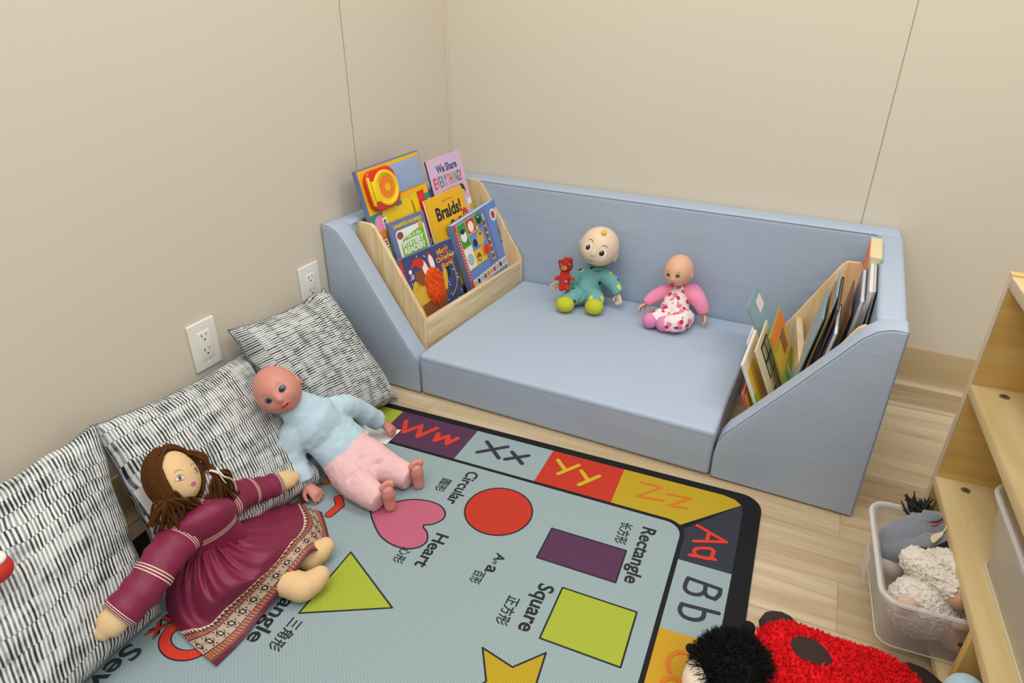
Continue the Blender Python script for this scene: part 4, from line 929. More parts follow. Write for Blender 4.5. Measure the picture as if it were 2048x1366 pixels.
# ------------------------------------------------------------------ dolls
def child(mb, name, root, parent=None, sharp=0):
    o = mb.build(name, sharp=sharp)
    if parent is None: o.parent = root; o.matrix_parent_inverse = Matrix.Translation(root.location).inverted()
    else: o.parent = parent
    return o
def melt(mb, voxel, smooth=6):
    vs, fs = blend(mb, voxel, smooth); return vs, fs
def gz(d, c, s):
    c = Vector(c).normalized(); return math.exp(-(d.angle(c, 0)/s)**2)
def D(az, el): return Vector((sin(az)*cos(el), -cos(az)*cos(el), sin(el)))
def face_frame(c, roll, yaw, pitch):
    """head frame at c: face looks towards the room's viewer side, then rolled, turned and nodded (degrees)"""
    c = Vector(c); v = (CAM_LOC-c).normalized(); X = (_r - v*_r.dot(v)).normalized(); Z = v.cross(X)
    M = Matrix((X, -v, Z)).transposed()
    M = M @ Matrix.Rotation(-rad(roll), 3, 'Y') @ Matrix.Rotation(-rad(yaw), 3, 'Z') @ Matrix.Rotation(rad(pitch), 3, 'X')
    return Matrix.Translation(c) @ M.to_4x4()

class Head:
    def __init__(s, M, R, sc=(.92, 1., 1.04), cheek=.06, nose=.13, chin=.06, sock=.04, ez=-.02, ex=.36, jaw=.12, crown=.05):
        s.M, s.R, s.sc = M, R, sc; s.a = (cheek, nose, chin, sock, ez, ex, jaw, crown)
    def k(s, d):
        cheek, nose, chin, sock, ez, ex, jaw, crown = s.a
        v = 1 + crown*gz(d, (0, .5, .8), .8)
        v -= jaw*max(0, -d.z)**1.5
        for q in (-1, 1):
            v += cheek*gz(d, (q*.52, -.74, -.45), .36) - sock*gz(d, D(q*ex, ez), .2)
        v += chin*gz(d, (0, -.78, -.66), .26) + nose*gz(d, D(0, ez-.24), .12) + nose*.3*gz(d, D(0, ez-.08), .13) + .03*gz(d, D(0, ez-.52), .2)
        return v
    def S(s, az, el, lift=0.):
        d = D(az, el); r = s.R*(s.k(d)+lift); return s.M @ Vector((d.x*r*s.sc[0], d.y*r*s.sc[1], d.z*r*s.sc[2]))
    def mesh(s, skin, root, ears=True, voxel=None, name='head'):
        p = MB(); p.ball((0, 0, 0), tuple(s.R*q for q in s.sc), skin, s.M, 72, 48, fn=s.k)
        if ears:
            for q in (-1, 1):
                e = Vector((q*s.R*s.sc[0]*.97, .02*s.R, -.16*s.R)); Me = s.M @ Matrix.Translation(e) @ Matrix.Rotation(q*.35, 4, 'Z')
                p.ball((0, 0, 0), (.07*s.R, .15*s.R, .21*s.R), skin, Me, 16, 10)
                arc = [(q*.045*s.R, (-.01+.125*cos(a))*s.R, .175*s.R*sin(a)) for a in [(-2.2+4.2*i/12) for i in range(13)]]
                p.tube(arc, .03*s.R, skin, 8, M=Me)
        vs, fs = melt(p, voxel or s.R*.035, 3)
        return child(MB().add(vs, fs, skin), name, root)
    def patch(s, p, az, el, ra, re, m, lift, a=0, n=24):
        vs = [s.S(az, el, lift)]
        for t in (.5, 1.):
            for i in range(n):
                th = 2*pi*i/n; x, y = ra*t*cos(th), re*t*sin(th)
                vs.append(s.S(az+x*cos(a)-y*sin(a), el+x*sin(a)+y*cos(a), lift))
        fs = [(0, 1+i, 1+(i+1) % n) for i in range(n)] + [(1+i, 1+n+i, 1+n+(i+1) % n, 1+(i+1) % n) for i in range(n)]
        p.add(vs, fs, m)
    def line(s, p, pts, r, m, lift=.004, n=6):
        q = spline([(a, b, 0) for a, b in pts], 5); rr = [r*(.35+.65*sin(pi*i/(len(q)-1))) for i in range(len(q))]
        p.tube([s.S(v.x, v.y, lift) for v in q], rr, m, n)
    def ball_eyes(s, root, head, re, az, el, white, iris, pupil, sink=.5, lash=None, ka=(22, 44)):
        for q in (-1, 1):
            d = D(q*az, el); c = s.S(q*az, el) - (s.M.to_3x3() @ d)*re*sink
            g = (s.M.to_3x3() @ (d*.5+Vector((0, -1, 0)))).normalized(); x = s.M.to_3x3() @ Vector((1, 0, q*.22)); x = (x-g*x.dot(g)).normalized(); y = g.cross(x)
            p = MB(); p.ball((0, 0, 0), (re*1.22, re*.88, re), white, frame(c, x, y, g), 24, 20); pi_ = p.mi(pupil); ii = p.mi(iris)
            for k_, f_ in enumerate(p.f):
                ce = sum((Vector(p.v[i]) for i in f_), Vector())/len(f_)-c; an = math.degrees(ce.angle(g, 0))
                if an < ka[0]: p.m[k_] = pi_
                elif an < ka[1]: p.m[k_] = ii
            e = child(p, 'eye', root, head)
            if lash:
                p = MB(); s.line(p, [(q*az-.15, el+q*-.03), (q*az-.07, el+.085), (q*az+.05, el+.10), (q*az+.16, el+.02+q*.03)], s.R*.026, lash, .004); child(p, 'eyelid', root, e)

def fingers(M, L, skin, curl=.9, spread=.16, voxel=None, thumb=1):
    """one hand as a single skin: palm, four unequal bent fingers and a thumb leaving the side of the palm"""
    p = MB(); W_ = .50*L; pl = .50*L
    p.tube([(0, -.10*L, 0), (0, .10*L, 0), (0, .30*L, .01*L), (0, .46*L, 0)], [.15*L, .20*L, .235*L, .21*L], skin, 14, M=M, flat=.55, up=(0, 0, 1))
    for i, (x, ln, a0) in enumerate(((-.18, .32, -.9), (-.06, .39, -.3), (.06, .42, .3), (.18, .37, .9))):
        x *= thumb; pts = [Vector((x*L, .40*L, 0))]; ang = -.10; sp = a0*spread*thumb
        for seg in range(3):
            ang -= curl*(.30, .42, .35)[seg]; st = ln*L*(.42, .33, .27)[seg]
            pts.append(pts[-1]+Vector((sin(sp)*cos(ang)*st, cos(ang)*st*cos(sp), sin(ang)*st)))
        p.tube(pts, [.078*L, .076*L, .070*L, .058*L], skin, 10, M=M)
    t0 = Vector((thumb*.13*L, .08*L, -.04*L)); t1 = t0+Vector((thumb*.17*L, .13*L, -.07*L)); t2 = t1+Vector((thumb*.06*L, .14*L, -.07*L)); t3 = t2+Vector((-thumb*.01*L, .10*L, -.04*L))
    p.tube([t0, t1, t2, t3], [.095*L, .086*L, .076*L, .060*L], skin, 10, M=M)
    return melt(p, voxel or L*.032, 3)
def dirframe(o, y, z):
    y = Vector(y).normalized(); z = Vector(z); z = (z-y*z.dot(y)).normalized(); return frame(Vector(o), y.cross(z), y, z)
def foot(M, L, skin):
    p = MB()
    p.tube([(0, -.05*L, .03*L), (0, .25*L, .03*L), (0, .52*L, .0), (0, .66*L, -.01*L)], [.22*L, .24*L, .27*L, .24*L], skin, 14, M=M, flat=.75, up=(0, 0, 1))
    for x, r, y in ((-.19, .135, .90), (-.06, .105, .96), (.04, .10, .94), (.13, .095, .90), (.21, .09, .83)): p.ball((x*L, y*L, .05*L), (r*.92*L, r*1.3*L, r*1.2*L), skin, M, 12, 8)
    p.tube([(0, .0, .05*L), (0, .0, .35*L)], [.2*L, .19*L], skin, 12, M=M)
    return melt(p, L*.024, 2)
def skinmat(n, c): 
    m = mat(n, c, .42, spec=.4, sss=0); return m
M_SK1 = skinmat('doll_vinyl_rosy', '#cc8878'); M_SK2 = skinmat('doll_vinyl_fair', '#e6cdb0'); M_SK3 = skinmat('doll_vinyl_tan', '#dfae8c'); M_CLOTH = mat('doll_cotton_skin', '#dcb98a', .85, bump=(500, .15), spec=.15)
M_LIP = mat('doll_lips', '#c4655c', .35); M_DARK = mat('doll_dark_paint', '#2a2220', .4); M_EYEW = mat('doll_eye_white', '#f3f1ee', .15, coat=.5); M_IRG = mat('doll_iris_grey', '#4c5a68', .12, coat=.6); M_IRB = mat('doll_iris_brown', '#5a3622', .15, coat=.5); M_PUP = mat('doll_pupil', '#120f10', .1, coat=.6); M_BROW = mat('doll_brow', '#7a4a34', .6); M_BROWS = mat('doll_brow_soft', '#a86a56', .6); M_BLUSH = mat('doll_blush', '#e0a48c', .42)
M_MOUTH = mat('doll_mouth_dark', '#8f3430', .5)
M_SHIRT = mat('pale_blue_jersey', '#b7cfdb', .9, bump=(420, .25), spec=.12); M_PANTS = mat('baby_pink_jersey', '#e2b9b8', .9, bump=(420, .25), spec=.12)
def wrinkle(vs, amp, sc, seed):
    out = []
    for v in vs:
        v = Vector(v); n = noise.noise(v*sc+Vector((seed, 0, 0)))+.5*noise.noise(v*sc*2.3+Vector((0, seed, 0)))
        out.append(v+Vector((noise.noise(v*sc+Vector((0, seed, 5))), noise.noise(v*sc+Vector((9, 0, seed))), n))*amp)
    return out
def folds(vs, segs, amp):
    """pull soft creases along line segments (a, b, width) into a garment"""
    out = []
    for v in vs:
        v = Vector(v); k = 0
        for a, b, w_ in segs:
            a = Vector(a); b = Vector(b); ab = b-a; t = max(0, min(1, (v-a).dot(ab)/ab.length_squared)); dd = (v-a-ab*t).length
            k -= math.exp(-(dd/w_)**2)*sin(pi*min(1, max(.08, t)))
        out.append(v+Vector((.35, -.35, .87))*k*amp)
    return out

# --- baby doll lying on the cushions ---------------------------------
dA = thing('baby_doll', 'bald baby doll in pale blue top and pink trousers lying against the striped cushions', 'doll', tuple(at(705, 925, z=0)))
HA = Head(face_frame(at(557, 782, x=.248), 43, 12, -4), .0575, sc=(.90, .98, 1.06), ex=.40, ez=-.10, cheek=.07, nose=.12, sock=.06)
ha = HA.mesh(M_SK1, dA)
HA.ball_eyes(dA, ha, .0112, .40, -.10, M_EYEW, M_IRG, M_PUP, sink=.62, lash=M_DARK, ka=(26, 68))
for q in (-1, 1):
    p = MB(); HA.line(p, [(q*.24, .11), (q*.40, .18), (q*.56, .12)], .0005, M_BROWS, .001); child(p, 'eyebrow', dA, ha)
p = MB(); HA.patch(p, 0, -.64, .17, .06, M_MOUTH, .006)
HA.line(p, [(-.25, -.64), (-.12, -.56), (0, -.58), (.12, -.56), (.25, -.64)], .0034, M_LIP, .008, 8); HA.line(p, [(-.23, -.65), (-.11, -.74), (.11, -.74), (.23, -.65)], .0042, M_LIP, .010, 8); child(p, 'lips', dA, ha)
p = MB()
for q in (-1, 1): HA.patch(p, q*.055, -.40, .022, .016, M_MOUTH, .004)
child(p, 'nostrils', dA, ha)
p = MB(); p.tube([at(566, 792, z=.236), at(590, 813, z=.210)], [.028, .026], M_SK1, 16); child(p, 'neck', dA)
UPA = (.55, -.25, .8)
p = MB()
p.tube(spline([at(578, 803, z=.226), at(625, 840, z=.170), at(652, 862, z=.128), at(688, 897, z=.080)], 4), [.034]+[.034+.030*min(1, i/4)+.008*i/12 for i in range(1, 13)], M_SHIRT, 24, flat=.66, up=UPA)
p.tube(spline([at(640, 828, z=.165), at(690, 812, z=.155), at(722, 823, z=.115), at(756, 842, z=.060)], 4), [.036, .034, .032, .031, .030, .029, .028, .028, .027, .027, .026, .026, .026], M_SHIRT, 18, c1=.1)
p.tube(spline([at(610, 845, z=.165), at(590, 862, z=.160), at(583, 912, z=.105), at(604, 964, z=.050)], 4), [.036, .035, .034, .033, .033, .033, .033, .032, .032, .031, .031, .030, .030], M_SHIRT, 18, c1=.1)
vs, fs = melt(p, .0034, 6); vs = wrinkle(vs, .0026, 30, 2); vs = wrinkle(vs, .0010, 75, 4)
vs = folds(vs, [(at(700, 835, z=.125), at(640, 870, z=.16), .006), (at(612, 880, z=.15), at(640, 920, z=.11), .006), (at(705, 850, z=.10), at(670, 890, z=.13), .006)], .0045)
sh = child(MB().add(vs, fs, M_SHIRT), 'shirt', dA)
p = MB(); cpt = [at(604, 826, z=.198)]
cm = dirframe(at(581, 806, z=.222), at(625, 840, z=.170)-at(581, 806, z=.222), UPA)
p.tube([cm @ Vector((.036*cos(a), 0, .0265*sin(a))) for a in [2*pi*i/32 for i in range(33)]], .0045, M_SHIRT, 8, cap=False); child(p, 'collar', dA, sh)
p = MB()
p.tube(spline([at(684, 893, z=.082), at(700, 912, z=.066), at(716, 930, z=.056)], 4), [.066, .068, .070, .072, .073, .073, .072, .070, .066], M_PANTS, 24, flat=.66, up=UPA)
p.tube(spline([at(728, 908, z=.056), at(765, 932, z=.050), at(793, 944, z=.042), at(820, 956, z=.036)], 4), [.047, .046, .045, .044, .043, .042, .040, .038, .036, .034, .032, .031, .030], M_PANTS, 18, c1=.1)
p.tube(spline([at(683, 925, z=.056), at(706, 958, z=.050), at(733, 982, z=.042), at(760, 1001, z=.036)], 4), [.047, .046, .045, .044, .043, .042, .040, .038, .036, .034, .032, .031, .030], M_PANTS, 18, c1=.1)
vs, fs = melt(p, .0034, 6); vs = wrinkle(vs, .0026, 28, 8); vs = wrinkle(vs, .0010, 75, 6)
vs = folds(vs, [(at(728, 935, z=.085), at(660, 915, z=.09), .006), (at(728, 935, z=.085), at(690, 965, z=.08), .006), (at(728, 935, z=.085), at(790, 915, z=.075), .006), (at(735, 925, z=.09), at(700, 890, z=.09), .006)], .010)
child(MB().add(vs, fs, M_PANTS), 'trousers', dA)
for wr, tip, side in (((762, 846, .048), (788, 862, .026), 1), ((612, 970, .045), (642, 994, .024), -1)):
    a = at(wr[0], wr[1], z=wr[2]); b = at(tip[0], tip[1], z=tip[2]); vs, fs = fingers(dirframe(a, b-a, (.1*side, -.1, 1)), .062, M_SK1, curl=.6, thumb=-side); child(MB().add(vs, fs, M_SK1), 'hand', dA)
for c_, lg in (((838, 968), (826, 957)), ((781, 1012), (766, 1003))):
    a = at(c_[0], c_[1], z=.020); M = dirframe(a, (-.12, .05, 1), (-.8, .55, .2)); vs, fs = foot(M, .062, M_SK1); child(MB().add(vs, fs, M_SK1), 'foot', dA)
# white care label sewn in the trousers
o_ = paper_tag('care_label', [at(702, 852, z=.088), at(722, 846, z=.070), at(738, 866, z=.060), at(722, 872, z=.075)], 'white sewn in label', None, dA)

# --- seated baby doll in teal sleepsuit --------------------------------
def print_mat(name, base, cols, scale, size, seed, rough=.85):
    m, nt, b, N, Lk = nodes(name)
    tc = N('ShaderNodeTexCoord'); cur = None
    for k, (col, off, sz) in enumerate(cols):
        mp = N('ShaderNodeMapping'); mp.inputs['Location'].default_value = (off+seed, off*1.7, off*.3); Lk(tc.outputs['Object'], mp.inputs[0])
        n0 = N('ShaderNodeTexNoise'); n0.inputs['Scale'].default_value = scale*2.2; Lk(mp.outputs[0], n0.inputs['Vector'])
        ad = N('ShaderNodeVectorMath'); ad.operation = 'MULTIPLY_ADD'; ad.inputs[1].default_value = (.012, .012, .012); Lk(n0.outputs['Color'], ad.inputs[0]); Lk(mp.outputs[0], ad.inputs[2])
        v = N('ShaderNodeTexVoronoi'); v.inputs['Scale'].default_value = scale; Lk(ad.outputs[0], v.inputs['Vector'])
        mr = N('ShaderNodeMapRange'); mr.inputs['From Min'].default_value = sz; mr.inputs['From Max'].default_value = sz*1.15; mr.inputs['To Min'].default_value = 1; mr.inputs['To Max'].default_value = 0; Lk(v.outputs['Distance'], mr.inputs['Value'])
        mx = N('ShaderNodeMix'); mx.data_type = 'RGBA'; Lk(mr.outputs[0], mx.inputs['Factor']); mx.inputs['B'].default_value = (*lin(col), 1)
        if cur is None: mx.inputs['A'].default_value = (*lin(base), 1)
        else: Lk(cur, mx.inputs['A'])
        cur = mx.outputs['Result']
    Lk(cur, b.inputs['Base Color']); b.inputs['Roughness'].default_value = rough; b.inputs['Specular IOR Level'].default_value = .15
    return m
M_TEAL = print_mat('teal_print_jersey', '#6fa9a6', [('#d7d84a', 3.1, .20), ('#2f4a63', 8.7, .17)], 26, .2, 1); M_LIMEF = mat('lime_felt', '#bfc42f', .85, bump=(400, .2))
M_FLOR = print_mat('pink_floral_jersey', '#efe3df', [('#e07f9c', 2.2, .34), ('#cf2f66', 6.1, .30)], 44, .3, 4); M_HOTP = mat('pink_jersey', '#ec8fae', .9, bump=(420, .25), spec=.12); M_MAUVE = mat('mauve_jersey', '#dd8cb4', .9, bump=(420, .25), spec=.12)
dJ = thing('baby_doll', 'seated baby doll in teal printed sleepsuit with lime feet beside the red teddy', 'doll', tuple(at(1172, 612, z=.136)))
HJ = Head(face_frame(at(1199, 494, y=-.158), -24, 8, 10), .0655, sc=(.97, .98, 1.0), ex=.40, ez=-.04, cheek=.075, nose=.10, sock=.02, chin=.03, jaw=.06, crown=.02)
hj = HJ.mesh(M_SK2, dJ)
for q in (-1, 1):
    p = MB(); HJ.patch(p, q*.40, -.06, .20, .22, M_EYEW, .006); HJ.patch(p, q*.39-.02, -.075, .135, .15, M_IRB, .010); HJ.patch(p, q*.39-.02, -.075, .075, .085, M_PUP, .014); HJ.patch(p, q*.39-.06, -.005, .035, .035, M_EYEW, .018); e_ = child(p, 'eye', dJ, hj)
    p = MB(); HJ.line(p, [(q*.22, .24), (q*.40, .33), (q*.58, .27)], .0012, M_BROW, .004); child(p, 'eyebrow', dJ, hj)
p = MB(); HJ.line(p, [(-.16, -.60), (-.06, -.655), (.08, -.65), (.20, -.585)], .0011, M_BROW, .003); child(p, 'mouth', dJ, hj)
p = MB()
for i in range(16):
    a = 2*pi*i/16; p.tube(spline([HJ.S(.02+.03*cos(a), .92+.03*sin(a), -.02), HJ.S(.02+.075*cos(a), .92+.075*sin(a), .05), HJ.S(.02+.13*cos(a+.3), .92+.12*sin(a+.3), .01)], 4), [.0042]*8+[.0025], mat('doll_hair_blond', '#e3b23a', .6), 7)
child(p, 'hair_tuft', dJ, hj)
p = MB()
p.tube(spline([at(1186, 540, y=-.140), at(1181, 560, y=-.150), at(1176, 585, y=-.165)], 4), [.034, .042, .047, .050, .052, .054, .056, .056, .052], M_TEAL, 20, flat=.8)
p.tube(spline([at(1165, 550, y=-.150), at(1142, 560, y=-.180), at(1122, 568, y=-.205)], 4), [.024, .024, .024, .023, .023, .022, .022, .021, .020], M_TEAL, 14, c1=.2)
p.tube(spline([at(1205, 550, y=-.145), at(1226, 566, y=-.160), at(1236, 586, y=-.168)], 4), [.025, .025, .025, .025, .025, .023, .022, .021, .020], M_TEAL, 14, c1=.2)
p.tube(spline([at(1164, 590, y=-.175), at(1146, 594, z=.172), at(1136, 602, z=.164)], 4), [.034, .034, .033, .032, .031, .030, .029, .028, .027], M_TEAL, 16)
p.tube(spline([at(1186, 594, y=-.175), at(1190, 600, z=.172), at(1190, 606, z=.166)], 4), [.036, .035, .034, .033, .032, .031, .030, .029, .028], M_TEAL, 16)
vs, fs = melt(p, .003, 6); vs = wrinkle(vs, .0014, 34, 5); ss = child(MB().add(vs, fs, M_TEAL), 'sleepsuit', dJ)
p = MB(); nk = at(1191, 534, y=-.142); p.tube([nk+Vector((.030*cos(a), .026*sin(a), .004*cos(a))) for a in [2*pi*i/28 for i in range(29)]], .0042, M_TEAL, 8, cap=False); child(p, 'collar', dJ, ss)
for c_ in ((1130, 609), (1188, 614)):
    p = MB(); c = at(c_[0], c_[1], z=.163); p.ball(tuple(c), (.031, .027, .026), M_LIMEF, nu=24, nv=16); child(p, 'foot', dJ)
for wr, tip, side in (((1121, 568), (1104, 574), -1), ((1236, 588), (1239, 606), 1)):
    yy = -.208 if side < 0 else -.170; a = at(*wr, y=yy); b = at(*tip, y=yy-.006); vs, fs = fingers(dirframe(a, b-a, (side*.3, .9, .2)), .044, M_SK2, curl=.5, thumb=-1, spread=.3); child(MB().add(vs, fs, M_SK2), 'hand', dJ)
# --- little red teddy --------------------------------------------------
M_RT = mat('red_felt_plush', '#cc2f24', .9, bump=(350, .4), var=(60, .15)); M_RTD = mat('dark_red_plush', '#9c241f', .95, bump=(350, .4)); M_ORF = mat('orange_felt', '#e58a3a', .9)
tb_ = at(1130, 579, y=-.236)
tr = thing('teddy_bear', 'small red teddy bear with orange muzzle held by the doll in teal', 'soft toy', tuple(tb_))
B = lambda px, py, dy=0: at(px, py, y=-.236+dy)
p = MB(); p.tube([B(1130, 545), B(1129, 558), B(1129, 570)], [.015, .018, .018], M_RT, 16); p.tube([B(1121, 553), B(1112, 557, -.008)], [.0065, .0065], M_RT, 10); p.tube([B(1139, 553), B(1146, 558, -.008)], [.0065, .0065], M_RT, 10)
p.tube([B(1124, 571), B(1123, 577, -.010)], [.010, .010], M_RT, 12); p.tube([B(1134, 571), B(1134, 577, -.010)], [.010, .010], M_RT, 12)
vs, fs = melt(p, .0018, 3); child(MB().add(vs, fs, M_RT), 'body', tr)
p = MB(); hc_ = B(1132, 531); p.ball(tuple(hc_), (.0235, .021, .0225), M_RTD, nu=24, nv=16); p.ball(tuple(B(1121, 524)), .0075, M_RTD); p.ball(tuple(B(1142, 521)), .0075, M_RTD)
for i in range(9): p.tube([B(1133+i-4, 523), B(1135+(i-4)*1.6, 516-(i % 3)*1.2)], [.003, .001], M_RT, 6)
h_ = child(p, 'head', tr)
p = MB(); p.ball(tuple(B(1128, 536, -.019)), (.0105, .008, .0085), M_ORF, nu=18, nv=12); mz = child(p, 'muzzle', tr, h_)
p = MB(); p.ball(tuple(B(1127.5, 533.5, -.027)), (.003, .002, .0022), M_DARK); child(p, 'nose', tr, mz)
for x_ in (1121.5, 1138.5):
    p = MB(); p.ball(tuple(B(x_, 529.5, -.0185)), (.0035, .002, .0035), mat('teddy_eye_ring', '#d9a04a', .5)); p.ball(tuple(B(x_, 529.5, -.0202)), (.0022, .0014, .0022), M_DARK); child(p, 'eye', tr, h_)
p = MB(); p.ball(tuple(B(1132, 563.5, -.0178)), (.006, .002, .0042), mat('grey_blue_patch', '#7d98a4', .9)); child(p, 'patch', tr)

# --- small doll in pink ---------------------------------------------------
dP = thing('baby_doll', 'smaller seated baby doll with pink sleeves and floral suit on the blue seat', 'doll', tuple(at(1345, 655, z=.136)))
HP = Head(face_frame(at(1358, 543, y=-.165), -8, 22, 6), .0475, sc=(.94, 1.02, 1.06), ex=.38, ez=-.22, cheek=.075, nose=.12, sock=.05, chin=.05, crown=.08)
hp_ = HP.mesh(M_SK3, dP)
HP.ball_eyes(dP, hp_, .0078, .38, -.22, M_EYEW, M_IRG, M_PUP, sink=.62, lash=M_DARK, ka=(26, 60))
for q in (-1, 1):
    p = MB(); HP.line(p, [(q*.24, -.02), (q*.40, .05), (q*.54, .0)], .0007, M_BROWS, .001); child(p, 'eyebrow', dP, hp_)
p = MB(); HP.patch(p, 0, -.74, .12, .045, M_MOUTH, .006); HP.line(p, [(-.17, -.74), (-.08, -.69), (0, -.70), (.08, -.69), (.17, -.74)], .0022, M_LIP, .008, 8); HP.line(p, [(-.16, -.755), (-.07, -.81), (.07, -.81), (.16, -.755)], .0025, M_LIP, .010, 8); child(p, 'lips', dP, hp_)
p = MB()
p.tube(spline([at(1360, 580, y=-.152), at(1353, 602, y=-.165), at(1347, 628, y=-.185)], 4), [.028, .038, .044, .048, .052, .054, .055, .054, .050], M_FLOR, 20, flat=.82)
p.tube(spline([at(1338, 628, y=-.20), at(1320, 634, z=.170), at(1305, 639, z=.163)], 4), [.030, .030, .029, .028, .027, .027, .026, .026, .025], M_FLOR, 14)
p.tube(spline([at(1368, 636, y=-.19), at(1355, 645, z=.172), at(1336, 648, z=.164)], 4), [.034, .034, .034, .033, .032, .031, .029, .027, .026], M_FLOR, 14)
vs, fs = melt(p, .0028, 6); vs = wrinkle(vs, .0014, 40, 3); child(MB().add(vs, fs, M_FLOR), 'suit', dP)
for pts, rs in (([at(1342, 581, y=-.160), at(1316, 589, y=-.182), at(1292, 606, y=-.205)], [.021, .022, .022, .022, .022, .021, .020, .018, .016]), ([at(1372, 582, y=-.150), at(1398, 602, y=-.165), at(1408, 626, y=-.172)], [.024, .025, .025, .025, .024, .023, .022, .020, .017])):
    p = MB(); p.tube(spline(pts, 4), rs, M_HOTP, 16, c1=.2); vs, fs = melt(p, .0028, 4); vs = wrinkle(vs, .0012, 40, 6); child(MB().add(vs, fs, M_HOTP), 'sleeve', dP)
p = MB(); p.tube(spline([at(1366, 577, y=-.120), at(1386, 577, y=-.125), at(1402, 590, y=-.130), at(1412, 606, y=-.135)], 4), [.016, .019, .021, .022, .022, .021, .020, .018, .017, .015, .012, .010, .007], M_HOTP, 14, flat=.7); vs, fs = melt(p, .003, 3); child(MB().add(vs, fs, M_MAUVE), 'hood', dP)
for c_ in ((1301, 641), (1328, 648)):
    p = MB(); p.ball(tuple(at(c_[0], c_[1], z=.162)), (.026, .025, .025), M_MAUVE, nu=22, nv=14); child(p, 'foot', dP)
for wr, tip, side in (((1292, 607), (1276, 618), -1), ((1408, 628), (1411, 645), 1)):
    yy = -.207 if side < 0 else -.174; a = at(*wr, y=yy); b = at(*tip, y=yy-.01); vs, fs = fingers(dirframe(a, b-a, (side*.3, .5, .8)), .044, M_SK3, curl=.7, thumb=-side, spread=.3); child(MB().add(vs, fs, M_SK3), 'hand', dP)
# ------------------------------------------------------------------ cloth doll in a maroon dress
def stripe_cloth(name, base, stripes, uvaxis, rough=.42):
    """plain silk with thin cream stripes at given positions of one uv coordinate"""
    m, nt, b, N, Lk = nodes(name)
    uvn = N('ShaderNodeUVMap'); sep = N('ShaderNodeSeparateXYZ'); Lk(uvn.outputs[0], sep.inputs[0]); V = sep.outputs[uvaxis]
    cur = None
    for c, w_ in stripes:
        a = N('ShaderNodeMath'); a.operation = 'SUBTRACT'; Lk(V, a.inputs[0]); a.inputs[1].default_value = c
        d = N('ShaderNodeMath'); d.operation = 'ABSOLUTE'; Lk(a.outputs[0], d.inputs[0])
        l = N('ShaderNodeMath'); l.operation = 'LESS_THAN'; Lk(d.outputs[0], l.inputs[0]); l.inputs[1].default_value = w_
        if cur is None: cur = l.outputs[0]
        else:
            s_ = N('ShaderNodeMath'); s_.operation = 'MAXIMUM'; Lk(cur, s_.inputs[0]); Lk(l.outputs[0], s_.inputs[1]); cur = s_.outputs[0]
    mx = N('ShaderNodeMix'); mx.data_type = 'RGBA'; mx.inputs['A'].default_value = (*lin(base), 1); mx.inputs['B'].default_value = (*lin('#d9c6ae'), 1); Lk(cur, mx.inputs['Factor'])
    Lk(mx.outputs['Result'], b.inputs['Base Color']); b.inputs['Roughness'].default_value = rough; b.inputs['Sheen Weight'].default_value = .03; b.inputs['Specular IOR Level'].default_value = .3
    return m
MAR = '#7c2140'
def trio(c, g, w_): return [(c-g, w_), (c, w_), (c+g, w_)]
M_SLV = stripe_cloth('maroon_silk_sleeve', MAR, trio(.20, .021, .0042)+trio(.53, .021, .0042)+trio(.86, .021, .0042), 1)
M_BOD = stripe_cloth('maroon_silk_bodice', MAR, trio(.60, .034, .007), 1)
M_MAR = mat('maroon_silk', MAR, .42, bump=(60, .05), spec=.3)
